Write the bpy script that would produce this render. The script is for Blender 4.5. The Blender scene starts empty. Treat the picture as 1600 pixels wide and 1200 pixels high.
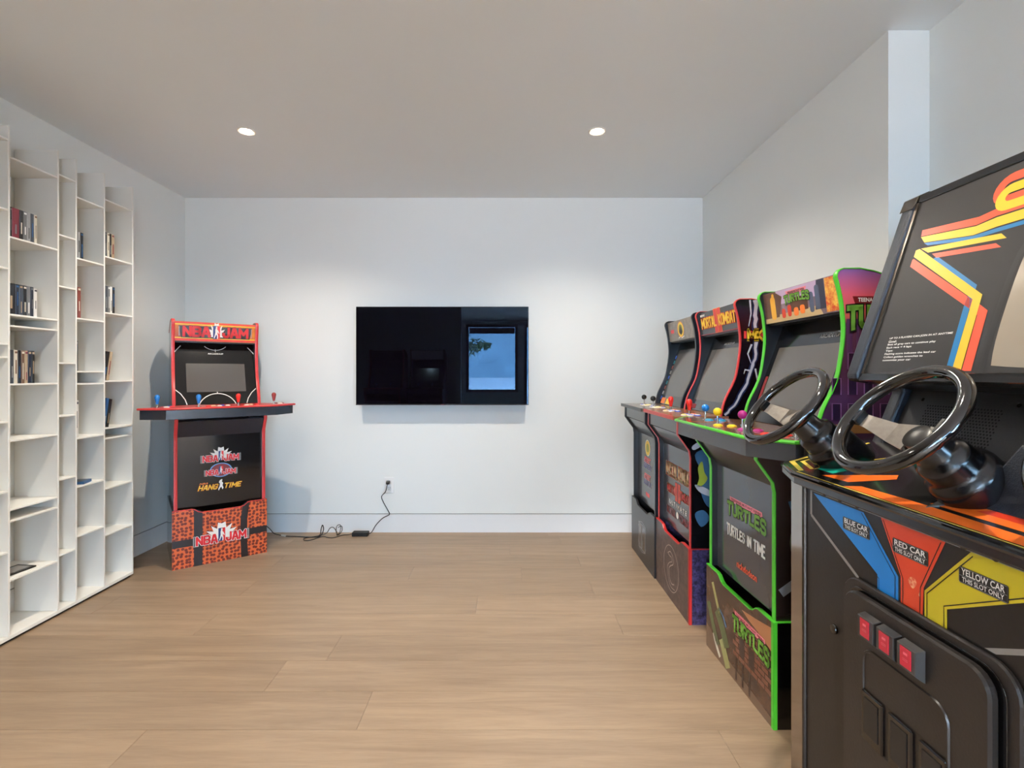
import bpy, bmesh, math, random
from mathutils import Vector, Matrix
random.seed(7)
S = bpy.context.scene
COL = S.collection
PI = math.pi

# ------------------------------------------------------------------ camera
cam_d = bpy.data.cameras.new('camera')
cam_d.sensor_width = 36.0
cam_d.lens = 780 * 36 / 1600
cam_d.shift_x = 7 / 1600
cam_d.shift_y = -16 / 1600
cam_d.clip_start = 0.02
cam_d.clip_end = 3000
cam = bpy.data.objects.new('camera', cam_d)
cam.location = (0, 0, 1.1855)
cam.rotation_euler = (PI / 2, 0, 0)
COL.objects.link(cam)
S.camera = cam

# ------------------------------------------------------------------ world, daylight, exposure
W = bpy.data.worlds.new('sky')
S.world = W
W.use_nodes = True
nt = W.node_tree
nt.nodes.clear()
sky = nt.nodes.new('ShaderNodeTexSky')
sky.sky_type = 'NISHITA'
sky.sun_disc = False
sky.sun_elevation = math.radians(48)
sky.sun_rotation = math.radians(20)
bg = nt.nodes.new('ShaderNodeBackground')
bg.inputs['Strength'].default_value = 25.0
wo = nt.nodes.new('ShaderNodeOutputWorld')
hsv = nt.nodes.new('ShaderNodeHueSaturation')      # thin cloud pales the blue
hsv.inputs['Saturation'].default_value = 0.27
nt.links.new(sky.outputs[0], hsv.inputs['Color'])
nt.links.new(hsv.outputs[0], bg.inputs[0])
nt.links.new(bg.outputs[0], wo.inputs[0])

S.view_settings.view_transform = 'Standard'
S.view_settings.look = 'None'
S.view_settings.gamma = 1
S.view_settings.use_curve_mapping = False
S.view_settings.exposure = 0.20
S.cycles.use_denoising = True
S.cycles.caustics_reflective = False
S.cycles.caustics_refractive = False
S.cycles.max_bounces = 10
S.cycles.diffuse_bounces = 6
S.cycles.sample_clamp_indirect = 6

LAMP_W = 86.0
LAMP_COL = (1.0, 0.91, 0.78)
LAMPS = [(-1.415, 2.705), (0.486, 2.705), (-1.415, 1.25), (0.486, 1.25)]

# the room: half extents and key planes (metres)
YB = 3.729          # back wall
XL = -2.41          # left wall
XR = 1.458          # right wall
XR2 = 1.615         # right wall, nearer part
YJ = 1.911          # where the right wall steps out
ZC = 2.50           # ceiling
YW = -5.2           # window wall of the room behind
YP = -0.42          # partition behind the camera

# ------------------------------------------------------------------ helpers
def lin(c):
    r = []
    for v in c:
        v = v / 255.0
        r.append(v / 12.92 if v <= 0.04045 else ((v + 0.055) / 1.055) ** 2.4)
    return (r[0], r[1], r[2], 1.0)

MATS = {}
def mat(name, col, rough=0.5, metal=0.0, coat=0.0, var=0.06, scale=18.0, bump=0.0, spec=0.5, emis=0.0, crough=0.06):
    if name in MATS:
        return MATS[name]
    m = bpy.data.materials.new(name)
    m.use_nodes = True
    n = m.node_tree.nodes
    L = m.node_tree.links
    b = n['Principled BSDF']
    b.inputs['Roughness'].default_value = rough
    b.inputs['Metallic'].default_value = metal
    b.inputs['Coat Weight'].default_value = coat
    b.inputs['Coat Roughness'].default_value = crough
    b.inputs['Specular IOR Level'].default_value = spec
    c = lin(col)
    tc = n.new('ShaderNodeTexCoord')
    no = n.new('ShaderNodeTexNoise')
    no.inputs['Scale'].default_value = scale
    no.inputs['Detail'].default_value = 4
    L.new(tc.outputs['Object'], no.inputs['Vector'])
    mx = n.new('ShaderNodeMix')
    mx.data_type = 'RGBA'
    mx.inputs[6].default_value = tuple(x * (1 - var) for x in c[:3]) + (1,)
    mx.inputs[7].default_value = tuple(min(1, x * (1 + var)) for x in c[:3]) + (1,)
    L.new(no.outputs['Fac'], mx.inputs[0])
    L.new(mx.outputs[2], b.inputs['Base Color'])
    if bump:
        bp = n.new('ShaderNodeBump')
        bp.inputs['Strength'].default_value = bump
        bp.inputs['Distance'].default_value = 0.002
        n2 = n.new('ShaderNodeTexNoise')
        n2.inputs['Scale'].default_value = scale * 12
        L.new(tc.outputs['Object'], n2.inputs['Vector'])
        L.new(n2.outputs['Fac'], bp.inputs['Height'])
        L.new(bp.outputs[0], b.inputs['Normal'])
    if emis:
        L.new(mx.outputs[2], b.inputs['Emission Color'])
        b.inputs['Emission Strength'].default_value = emis
    MATS[name] = m
    return m

def link(o, parent=None):
    COL.objects.link(o)
    if parent is not None:
        o.parent = parent
    return o

def mk(name, verts, faces, m, parent=None, smooth=False, bev=0.0, seg=1):
    me = bpy.data.meshes.new(name)
    bm = bmesh.new()
    vs = [bm.verts.new(v) for v in verts]
    for f in faces:
        try:
            bm.faces.new([vs[i] for i in f])
        except ValueError:
            pass
    bmesh.ops.recalc_face_normals(bm, faces=bm.faces)
    if bev:
        eds = [e for e in bm.edges if len(e.link_faces) == 2 and e.calc_face_angle(0) > 0.5]
        bmesh.ops.bevel(bm, geom=eds, offset=bev, segments=seg, affect='EDGES', profile=0.5)
    bm.to_mesh(me)
    bm.free()
    if smooth:
        for p in me.polygons:
            p.use_smooth = True
        try:
            me.set_sharp_from_angle(angle=0.7)
        except Exception:
            pass
    me.materials.append(m)
    return link(bpy.data.objects.new(name, me), parent)

class G:
    """collects geometry for one mesh"""
    def __init__(s):
        s.v = []
        s.f = []
    def add(s, v, f):
        k = len(s.v)
        s.v += [tuple(p) for p in v]
        s.f += [tuple(i + k for i in q) for q in f]
        return s
    def box(s, x0, x1, y0, y1, z0, z1):
        v = [(x, y, z) for x in (x0, x1) for y in (y0, y1) for z in (z0, z1)]
        return s.add(v, [(0, 1, 3, 2), (4, 6, 7, 5), (0, 4, 5, 1), (2, 3, 7, 6), (0, 2, 6, 4), (1, 5, 7, 3)])
    def prism(s, pts, fn0, fn1):
        """polygon pts mapped by two functions to its two caps"""
        n = len(pts)
        v = [fn0(p) for p in pts] + [fn1(p) for p in pts]
        f = [tuple(range(n)), tuple(range(2 * n - 1, n - 1, -1))]
        f += [(i, (i + 1) % n, n + (i + 1) % n, n + i) for i in range(n)]
        return s.add(v, f)
    def tube(s, path, r, n=8, closed=False, up=None):
        path = [Vector(p) for p in path]
        N = len(path)
        rings = []
        prev = None
        for i, p in enumerate(path):
            if closed:
                t = path[(i + 1) % N] - path[i - 1]
            else:
                t = path[min(i + 1, N - 1)] - path[max(i - 1, 0)]
            t.normalize()
            if prev is None:
                a = Vector(up) if up else (Vector((0, 0, 1)) if abs(t.z) < 0.9 else Vector((1, 0, 0)))
            else:
                a = prev
            a = (a - t * a.dot(t)).normalized()
            prev = a
            b = t.cross(a)
            rr = r[i] if isinstance(r, (list, tuple)) else r
            rings.append([p + (a * math.cos(2 * PI * k / n) + b * math.sin(2 * PI * k / n)) * rr for k in range(n)])
        v = [q for ring in rings for q in ring]
        f = []
        M = N if closed else N - 1
        for i in range(M):
            j = (i + 1) % N
            f += [(i * n + k, i * n + (k + 1) % n, j * n + (k + 1) % n, j * n + k) for k in range(n)]
        if not closed:
            f += [tuple(range(n - 1, -1, -1)), tuple((N - 1) * n + k for k in range(n))]
        return s.add(v, f)
    def lathe(s, prof, o=(0, 0, 0), ax=(0, 0, 1), n=16):
        """prof: (radius, height along axis)"""
        ax = Vector(ax).normalized()
        a = Vector((1, 0, 0)) if abs(ax.x) < 0.9 else Vector((0, 1, 0))
        a = (a - ax * a.dot(ax)).normalized()
        b = ax.cross(a)
        o = Vector(o)
        v = []
        for r, h in prof:
            r = max(r, 1e-5)
            v += [o + ax * h + (a * math.cos(2 * PI * k / n) + b * math.sin(2 * PI * k / n)) * r for k in range(n)]
        f = []
        for i in range(len(prof) - 1):
            f += [(i * n + k, i * n + (k + 1) % n, (i + 1) * n + (k + 1) % n, (i + 1) * n + k) for k in range(n)]
        f += [tuple(range(n - 1, -1, -1)), tuple((len(prof) - 1) * n + k for k in range(n))]
        return s.add(v, f)
    def build(s, name, m, parent=None, smooth=False, bev=0.0, seg=1):
        return mk(name, s.v, s.f, m, parent, smooth, bev, seg)

def tag(o, label, cat, group=None):
    o['label'] = label
    o['category'] = cat
    if group:
        o['group'] = group
    return o

def struct(o):
    o['kind'] = 'structure'
    return o

def thing(name, label, cat, loc=(0, 0, 0), rz=0.0, group=None):
    o = bpy.data.objects.new(name, None)
    o.empty_display_size = 0.1
    COL.objects.link(o)
    o.location = loc
    o.rotation_euler = (0, 0, rz)
    return tag(o, label, cat, group)

# ---- flat print: frames, polygons, lettering
def frame(o, u, v):
    o, u, v = Vector(o), Vector(u).normalized(), Vector(v).normalized()
    return (o, u, v, u.cross(v).normalized())

def fp(fr, p, layer=1.0):
    return fr[0] + fr[1] * p[0] + fr[2] * p[1] + fr[3] * (0.0006 * layer)

def put_poly(name, polys, fr, m, parent, layer=1.0):
    """one printed shape made of one or several outlines"""
    if not isinstance(polys[0][0], (tuple, list)):
        polys = [polys]
    g = G()
    for pts in polys:
        g.add([fp(fr, p, layer) for p in pts], [tuple(range(len(pts)))])
    me = bpy.data.meshes.new(name)
    me.from_pydata([tuple(v) for v in g.v], [], g.f)
    me.materials.append(m)
    return link(bpy.data.objects.new(name, me), parent)

GLY = {}
def glyphs(s, bold=0.0, space=1.0):
    k = (s, bold, space)
    if k in GLY:
        return GLY[k]
    cu = bpy.data.curves.new('t', 'FONT')
    cu.body = s
    cu.size = 1
    cu.resolution_u = 3
    cu.offset = bold
    cu.space_character = space
    cu.space_line = 0.95
    o = bpy.data.objects.new('t', cu)
    COL.objects.link(o)
    dg = bpy.context.evaluated_depsgraph_get()
    me = bpy.data.meshes.new_from_object(o.evaluated_get(dg))
    v = [(p.co.x, p.co.y) for p in me.vertices]
    f = [tuple(p.vertices) for p in me.polygons]
    bpy.data.objects.remove(o)
    bpy.data.curves.remove(cu)
    bpy.data.meshes.remove(me)
    GLY[k] = (v, f)
    return GLY[k]

def put_text(name, s, fr, box, m, parent, bold=0.0, layer=2.0, warp=None, shear=0.0, space=1.0):
    """lettering fitted into box = (u0, v0, u1, v1) of a panel's frame"""
    v0, _ = glyphs(s, 0.0, space)
    v, f = glyphs(s, bold, space)
    xs = [p[0] for p in v0]
    ys = [p[1] for p in v0]
    x0, x1, y0, y1 = min(xs), max(xs), min(ys), max(ys)
    pts = []
    for x, y in v:
        a = (x - x0) / (x1 - x0)
        b = (y - y0) / (y1 - y0)
        if warp:
            a, b = warp(a, b)
        a += shear * (b - 0.5)
        pts.append(fp(fr, (box[0] + a * (box[2] - box[0]), box[1] + b * (box[3] - box[1])), layer))
    me = bpy.data.meshes.new(name)
    me.from_pydata([tuple(p) for p in pts], [], f)
    me.materials.append(m)
    return link(bpy.data.objects.new(name, me), parent)

def two_tone(name, s, fr, box, m, mo, parent, bold=0.02, out=0.05, **k):
    lay = k.pop('layer', 2.0)
    o = put_text(name, s, fr, box, m, parent, bold, lay + 1, **k)
    put_text('lettering_outline', s, fr, box, mo, parent, bold + out, lay, **k)
    return o

LET = {'N': [[(0, 0), (0, 1), (1, 0), (1, 1)]], 'B': [[(0, 0), (0, 1), (.75, 1), (1, .86), (1, .66), (.75, .52), (0, .52)], [(.75, .52), (1, .38), (1, .15), (.75, 0), (0, 0)]],
       'A': [[(0, 0), (.38, 1), (.62, 1), (1, 0)], [(.18, .3), (.82, .3)]], 'J': [[(1, 1), (1, .2), (.75, 0), (.25, 0), (0, .2), (0, .32)]], 'M': [[(0, 0), (0, 1), (.5, .3), (1, 1), (1, 0)]],
       'T': [[(0, 1), (1, 1)], [(.5, 1), (.5, 0)]], 'U': [[(0, 1), (0, .18), (.22, 0), (.78, 0), (1, .18), (1, 1)]], 'R': [[(0, 0), (0, 1), (.78, 1), (1, .86), (1, .62), (.78, .48), (0, .48)], [(.5, .48), (1, 0)]],
       'L': [[(0, 1), (0, 0), (1, 0)]], 'E': [[(1, 1), (0, 1), (0, 0), (1, 0)], [(0, .52), (.8, .52)]], 'S': [[(1, .84), (.8, 1), (.2, 1), (0, .84), (0, .64), (.2, .52), (.8, .48), (1, .36), (1, .16), (.8, 0), (.2, 0), (0, .16)]],
       'O': [[(.2, 0), (0, .2), (0, .8), (.2, 1), (.8, 1), (1, .8), (1, .2), (.8, 0), (.2, 0)]], 'K': [[(0, 0), (0, 1)], [(1, 1), (.05, .48), (1, 0)]], 'H': [[(0, 0), (0, 1)], [(1, 0), (1, 1)], [(0, .5), (1, .5)]],
       'G': [[(1, .82), (.8, 1), (.2, 1), (0, .82), (0, .18), (.2, 0), (.8, 0), (1, .18), (1, .46), (.6, .46)]], 'I': [[(.5, 0), (.5, 1)]]}
LWD = {'M': 1.3, 'I': .35, 'L': .85, 'E': .85, 'T': 1.0, 'J': .85}

def block_text(s, box, th, gap=.45, warp=None, shear=0.0):
    """heavy condensed capitals as polygons; th = stroke as a share of the height"""
    u0, v0, u1, v1 = box
    hh = v1 - v0
    tot = sum(LWD.get(c, 1.0) if c != ' ' else .6 for c in s) + gap * (len(s) - 1)
    k = (u1 - u0) / tot
    x = 0.0
    pol = []
    t = th * hh / 2
    for c in s:
        w = LWD.get(c, 1.0) if c != ' ' else .6
        for line in LET.get(c, []):
            pts = [(u0 + (x + p[0] * w) * k, v0 + t + p[1] * (hh - 2 * t)) for p in line]
            for a, b in zip(pts, pts[1:]):
                d = Vector(b) - Vector(a)
                d.normalize()
                q = Vector((-d.y, d.x)) * t
                A_, B_ = Vector(a) - d * t * .3, Vector(b) + d * t * .3
                pol.append([tuple(A_ + q), tuple(A_ - q), tuple(B_ - q), tuple(B_ + q)])
            for a in pts[1:-1]:
                pol.append(disc2(a[0], a[1], t, 8))
            for a, b in ((pts[0], pts[1]), (pts[-1], pts[-2])):
                pol.append([(a[0] - t, a[1] - t), (a[0] + t, a[1] - t), (a[0] + t, a[1] + t), (a[0] - t, a[1] + t)])
        x += w + gap
    out = []
    for p in pol:
        q = []
        for u, v in p:
            a, b = (u - u0) / (u1 - u0), (v - v0) / hh
            if warp:
                a, b = warp(a, b)
            a += shear * (b - .5)
            q.append((u0 + a * (u1 - u0), v0 + b * hh))
        out.append(q)
    return out

def block_title(name, s, fr, box, m, mo, parent, th=.2, out=.1, layer=2.0, **kw):
    """block lettering on a wider outline"""
    hh = box[3] - box[1]
    e = out * hh / 2
    a = put_poly(name, block_text(s, box, th, **kw), fr, m, parent, layer + 1)
    if mo is not None:
        put_poly('lettering_outline', block_text(s, (box[0], box[1] - e, box[2], box[3] + e), (th + out) * hh / (hh + 2 * e), **kw), fr, mo, parent, layer)
    return a

def blob(pts, n=4):
    """closed smooth outline through points"""
    p = catmull([pts[-1]] + list(pts) + [pts[0], pts[1]], n)
    return p[n:-n - 1]

def ring2(cx, cy, r0, r1, n=28, a0=0.0, a1=2 * PI, sy=1.0):
    """quads of a flat ring or arc"""
    out = []
    for i in range(n):
        t0 = a0 + (a1 - a0) * i / n
        t1 = a0 + (a1 - a0) * (i + 1) / n
        out.append([(cx + r0 * math.cos(t0), cy + sy * r0 * math.sin(t0)), (cx + r1 * math.cos(t0), cy + sy * r1 * math.sin(t0)),
                    (cx + r1 * math.cos(t1), cy + sy * r1 * math.sin(t1)), (cx + r0 * math.cos(t1), cy + sy * r0 * math.sin(t1))])
    return out

def disc2(cx, cy, r, n=20, sy=1.0):
    return [(cx + r * math.cos(2 * PI * i / n), cy + sy * r * math.sin(2 * PI * i / n)) for i in range(n)]

def stroke(pts, w):
    """flat band along a polyline, w may be a list"""
    n = len(pts)
    L, R = [], []
    for i in range(n):
        a = Vector(pts[max(i - 1, 0)])
        b = Vector(pts[min(i + 1, n - 1)])
        t = (b - a).normalized()
        q = Vector((-t.y, t.x))
        ww = (w[i] if isinstance(w, (list, tuple)) else w) / 2
        p = Vector(pts[i])
        L.append(tuple(p + q * ww))
        R.append(tuple(p - q * ww))
    return [[L[i], R[i], R[i + 1], L[i + 1]] for i in range(n - 1)]

def rrect(x0, y0, x1, y1, r, n=5):
    p = []
    for cx, cy, a in ((x1 - r, y0 + r, -PI / 2), (x1 - r, y1 - r, 0), (x0 + r, y1 - r, PI / 2), (x0 + r, y0 + r, PI)):
        p += [(cx + r * math.cos(a + PI / 2 * i / n), cy + r * math.sin(a + PI / 2 * i / n)) for i in range(n + 1)]
    return p

def catmull(p, n=5):
    out = []
    for i in range(len(p) - 1):
        a, b, c, d = p[max(i - 1, 0)], p[i], p[i + 1], p[min(i + 2, len(p) - 1)]
        for k in range(n):
            t = k / n
            out.append(tuple(0.5 * (2 * b[j] + (c[j] - a[j]) * t + (2 * a[j] - 5 * b[j] + 4 * c[j] - d[j]) * t * t
                                    + (3 * b[j] - a[j] - 3 * c[j] + d[j]) * t ** 3) for j in range(len(b))))
    out.append(tuple(p[-1]))
    return out

# ------------------------------------------------------------------ materials of the room
M_WALL = mat('wall_paint', (231, 234, 233), 0.55, var=0.012, scale=2.5, bump=0.02)
M_CEIL = mat('ceiling_paint', (233, 238, 241), 0.7, var=0.012, scale=2.0)
M_BASE = mat('baseboard_paint', (228, 229, 230), 0.4, var=0.01)
M_GAP = mat('reveal_gap', (60, 60, 62), 0.8)
M_SHELF = mat('bookcase_lacquer', (232, 231, 226), 0.35, var=0.012, scale=6)
M_BLACKG = mat('gloss_black', (10, 10, 11), 0.12, coat=0.4)
M_BLACK = mat('satin_black', (17, 17, 18), 0.35)
M_BLACKM = mat('matt_black', (20, 20, 21), 0.6, bump=0.1)
M_CHAR = mat('charcoal_panel', (52, 52, 55), 0.22, coat=0.3)
M_WHITE = mat('print_white', (238, 236, 230), 0.45)
M_RED = mat('print_red', (214, 38, 40), 0.4)
M_REDT = mat('red_edge_trim', (186, 44, 42), 0.32)
M_GREENT = mat('green_edge_trim', (76, 182, 44), 0.32)
M_BLUE = mat('print_blue', (34, 82, 176), 0.4)
M_YEL = mat('print_yellow', (236, 196, 48), 0.4)
M_ORG = mat('print_orange', (232, 120, 38), 0.4)
M_GRY = mat('print_grey', (150, 148, 146), 0.45)
M_DK = mat('print_dark', (26, 24, 24), 0.4)
M_CHROME = mat('chrome', (205, 205, 205), 0.16, metal=1.0)
M_STEEL = mat('brushed_steel', (176, 174, 170), 0.34, metal=1.0, var=0.15, scale=60)

def oak_mat():
    m = bpy.data.materials.new('oak_plank')
    m.use_nodes = True
    n, L = m.node_tree.nodes, m.node_tree.links
    b = n['Principled BSDF']
    b.inputs['Roughness'].default_value = 0.42
    b.inputs['Specular IOR Level'].default_value = 0.35
    tc = n.new('ShaderNodeTexCoord')
    oi = n.new('ShaderNodeObjectInfo')
    ad = n.new('ShaderNodeVectorMath')
    ad.operation = 'ADD'
    mul = n.new('ShaderNodeVectorMath')
    mul.operation = 'MULTIPLY'
    mul.inputs[1].default_value = (1.0, 13.0, 1.0)
    cmb = n.new('ShaderNodeCombineXYZ')
    m17 = n.new('ShaderNodeMath')
    m17.operation = 'MULTIPLY'
    m17.inputs[1].default_value = 37.0
    L.new(oi.outputs['Random'], m17.inputs[0])
    L.new(m17.outputs[0], cmb.inputs[0])
    L.new(m17.outputs[0], cmb.inputs[2])
    L.new(tc.outputs['Object'], mul.inputs[0])
    L.new(mul.outputs[0], ad.inputs[0])
    L.new(cmb.outputs[0], ad.inputs[1])
    n1 = n.new('ShaderNodeTexNoise')
    n1.inputs['Scale'].default_value = 1.6
    n1.inputs['Detail'].default_value = 7
    n1.inputs['Roughness'].default_value = 0.6
    n1.inputs['Distortion'].default_value = 0.7
    L.new(ad.outputs[0], n1.inputs['Vector'])
    wv = n.new('ShaderNodeTexNoise')
    wv.inputs['Scale'].default_value = 9.0
    wv.inputs['Detail'].default_value = 5
    wv.inputs['Distortion'].default_value = 1.2
    L.new(ad.outputs[0], wv.inputs['Vector'])
    r = n.new('ShaderNodeValToRGB')
    r.color_ramp.elements[0].position = 0.30
    r.color_ramp.elements[0].color = lin((136, 114, 92))
    r.color_ramp.elements[1].position = 0.72
    r.color_ramp.elements[1].color = lin((159, 135, 110))
    L.new(n1.outputs['Fac'], r.inputs[0])
    r2 = n.new('ShaderNodeValToRGB')
    r2.color_ramp.elements[0].position = 0.35
    r2.color_ramp.elements[0].color = (0.93, 0.92, 0.90, 1)
    r2.color_ramp.elements[1].position = 0.62
    r2.color_ramp.elements[1].color = (1, 1, 1, 1)
    L.new(wv.outputs['Fac'], r2.inputs[0])
    mx = n.new('ShaderNodeMix')
    mx.data_type = 'RGBA'
    mx.blend_type = 'MULTIPLY'
    mx.inputs[0].default_value = 1.0
    L.new(r.outputs[0], mx.inputs[6])
    L.new(r2.outputs[0], mx.inputs[7])
    hs = n.new('ShaderNodeHueSaturation')
    mr = n.new('ShaderNodeMapRange')
    mr.inputs[3].default_value = 0.90
    mr.inputs[4].default_value = 1.07
    L.new(oi.outputs['Random'], mr.inputs[0])
    L.new(mr.outputs[0], hs.inputs['Value'])
    L.new(mx.outputs[2], hs.inputs['Color'])
    L.new(hs.outputs[0], b.inputs['Base Color'])
    bp = n.new('ShaderNodeBump')
    bp.inputs['Strength'].default_value = 0.12
    bp.inputs['Distance'].default_value = 0.001
    L.new(wv.outputs['Fac'], bp.inputs['Height'])
    L.new(bp.outputs[0], b.inputs['Normal'])
    return m
M_OAK = oak_mat()

def glass_mat():
    m = bpy.data.materials.new('window_glass')
    m.use_nodes = True
    n, L = m.node_tree.nodes, m.node_tree.links
    n.clear()
    o = n.new('ShaderNodeOutputMaterial')
    mx = n.new('ShaderNodeMixShader')
    t = n.new('ShaderNodeBsdfTransparent')
    gl = n.new('ShaderNodeBsdfGlossy')
    gl.inputs['Roughness'].default_value = 0.02
    fr_ = n.new('ShaderNodeFresnel')
    fr_.inputs[0].default_value = 1.45
    L.new(fr_.outputs[0], mx.inputs[0])
    L.new(t.outputs[0], mx.inputs[1])
    L.new(gl.outputs[0], mx.inputs[2])
    L.new(mx.outputs[0], o.inputs[0])
    return m
M_GLASS = glass_mat()

# ------------------------------------------------------------------ the room shell
T = 0.12
BB = 0.136                                         # baseboard height
fl = struct(G().box(-3.6, 4.6, YW - 0.2, YB + 0.2, -0.12, -0.004).build('floor', mat('subfloor', (118, 98, 78), 0.6)))
joints = {3.662: [0.376], 3.462: [0.017], 3.262: [0.453], 3.062: [-0.573, 0.083], 2.862: [0.467], 2.662: [-0.158],
          2.462: [-1.428, 0.527], 2.262: [-0.75], 2.062: [0.99], 1.862: [-0.503], 1.662: [0.7], 1.462: [-1.2], 1.262: [0.2], 1.062: [-0.7]}
y_top = YB
ROWS = [3.662 - 0.2 * i for i in range(14)]
g = 0.0005
for i, y1 in enumerate([YB + 0.01] + ROWS):
    y0 = ROWS[0] if i == 0 else y1 - 0.2
    js = list(joints.get(round(y1, 3), [0.3 if i == 0 else -0.2]))
    a = min(js)
    while a - 1.9 > XL:
        a -= 1.9
        js.append(a)
    a = max(js)
    while a + 1.9 < XR2:
        a += 1.9
        js.append(a)
    xs = [XL - 0.01] + sorted(js) + [XR2 + 0.02]
    for x0, x1 in zip(xs, xs[1:]):
        p = mk('plank', [(x - (x0 + x1) / 2, y - (y0 + y1) / 2, z) for x in (x0 + g, x1 - g) for y in (y0 + g, y1 - g) for z in (0.0, 0.004)],
               [(0, 1, 3, 2), (4, 6, 7, 5), (0, 4, 5, 1), (2, 3, 7, 6), (0, 2, 6, 4), (1, 5, 7, 3)], M_OAK, fl, bev=0.0003)
        p.location = ((x0 + x1) / 2, (y0 + y1) / 2, -0.004)
G2 = G()
yy = ROWS[-1] - 0.2
while yy > YW:
    k = 0
    xx = -3.5 - random.random()
    while xx < 4.5:
        G2.box(max(xx, -3.5) + g, min(xx + 1.9, 4.5) - g, yy - 0.2 + g, yy - g, -0.004, 0.0)
        xx += 1.9
    yy -= 0.2
o = G2.build('plank_run', M_OAK, fl)
o['kind'] = 'stuff'

struct(G().box(-3.6, 4.6, YW - 0.2, YB + 0.2, ZC, ZC + 0.12).build('ceiling', M_CEIL))

def wall(name, x0, x1, y0, y1, side, z0=BB + 0.005, z1=ZC):
    """wall slab plus a flush baseboard under a fine shadow gap; side = direction of the visible face"""
    struct(G().box(x0, x1, y0, y1, z0, z1).build(name, M_WALL))
    e = 0.008
    b = [x0, x1, y0, y1]
    if side == '-y': b[2] += e
    if side == '+y': b[3] -= e
    if side == '-x': b[0] += e
    if side == '+x': b[1] -= e
    struct(G().box(*b, 0.0, z0).build('trim_1', M_GAP))
    struct(G().box(x0, x1, y0, y1, 0.0, BB).build('baseboard_' + name.split('_', 1)[1], M_BASE))
wall('wall_back', XL - 0.1, XR + 0.1, YB, YB + T, '-y')
wall('wall_left', XL - T, XL, YP - 0.1, YB, '+x')
wall('wall_right', XR, XR2 + T, YJ, YB, '-x')
wall('wall_right_near', XR2, XR2 + T, YP, YJ - 0.0005, '-x')
wall('wall_rear', -3.5, -0.72, YP - 0.1, YP, '+y')
wall('wall_side', XR2 + T, 4.5, YP, YP + T, '-y')
wall('wall_far_left', -3.5, -3.4, YW, YP - 0.1, '+x')
wall('wall_far_right', 4.4, 4.5, YW, YP, '-x')
# wall with the windows, in the room behind
GW = G()
WT = 2.42
WINS = ((-1.04, 0.26, 0.72), (0.42, 4.2, 0.10), (-3.2, -1.2, 0.40))  # third window is added and the second widened to bring in more daylight
for x0, x1 in ((-3.4, -3.2), (-1.2, -1.04), (0.26, 0.42), (4.2, 4.4)):
    GW.box(x0, x1, YW - T, YW, 0, ZC)
for x0, x1, z0 in WINS:
    GW.box(x0, x1, YW - T, YW, WT, ZC).box(x0, x1, YW - T, YW, 0, z0)
struct(GW.build('wall_window', M_WALL))
M_WFR = mat('window_frame_black', (18, 20, 24), 0.4)
for i, (x0, x1, z0) in enumerate(WINS):
    gf = G()
    w = 0.07
    gf.box(x0, x0 + w, YW - 0.09, YW - 0.02, z0, WT).box(x1 - w, x1, YW - 0.09, YW - 0.02, z0, WT)
    gf.box(x0 + w, x1 - w, YW - 0.09, YW - 0.02, z0, z0 + w).box(x0 + w, x1 - w, YW - 0.09, YW - 0.02, WT - w, WT)
    wn = struct(gf.build('window_%d' % (i + 1), M_WFR))
    G().box(x0 + w, x1 - w, YW - 0.06, YW - 0.052, z0 + w, WT - w).build('pane', M_GLASS, wn)
    la = bpy.data.lights.new('window_daylight', 'AREA')
    la.shape = 'RECTANGLE'
    la.size = x1 - x0 - 2 * w
    la.size_y = WT - z0 - 2 * w
    la.cycles.is_portal = True
    lo = bpy.data.objects.new('window_daylight', la)
    lo.location = ((x0 + x1) / 2, YW - 0.12, (WT + z0) / 2)
    lo.rotation_euler = (PI / 2, 0, 0)
    COL.objects.link(lo)
tag(G().box(-0.96, 0.18, YW - 0.045, YW - 0.03, 2.21, 2.34).box(-0.96, 0.18, YW - 0.05, YW - 0.025, 2.19, 2.21).build('roller_blind', mat('blind_cloth', (150, 135, 128), 0.8)),
    'taupe roller blind pulled just below the top of the lake window', 'blind')

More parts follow.
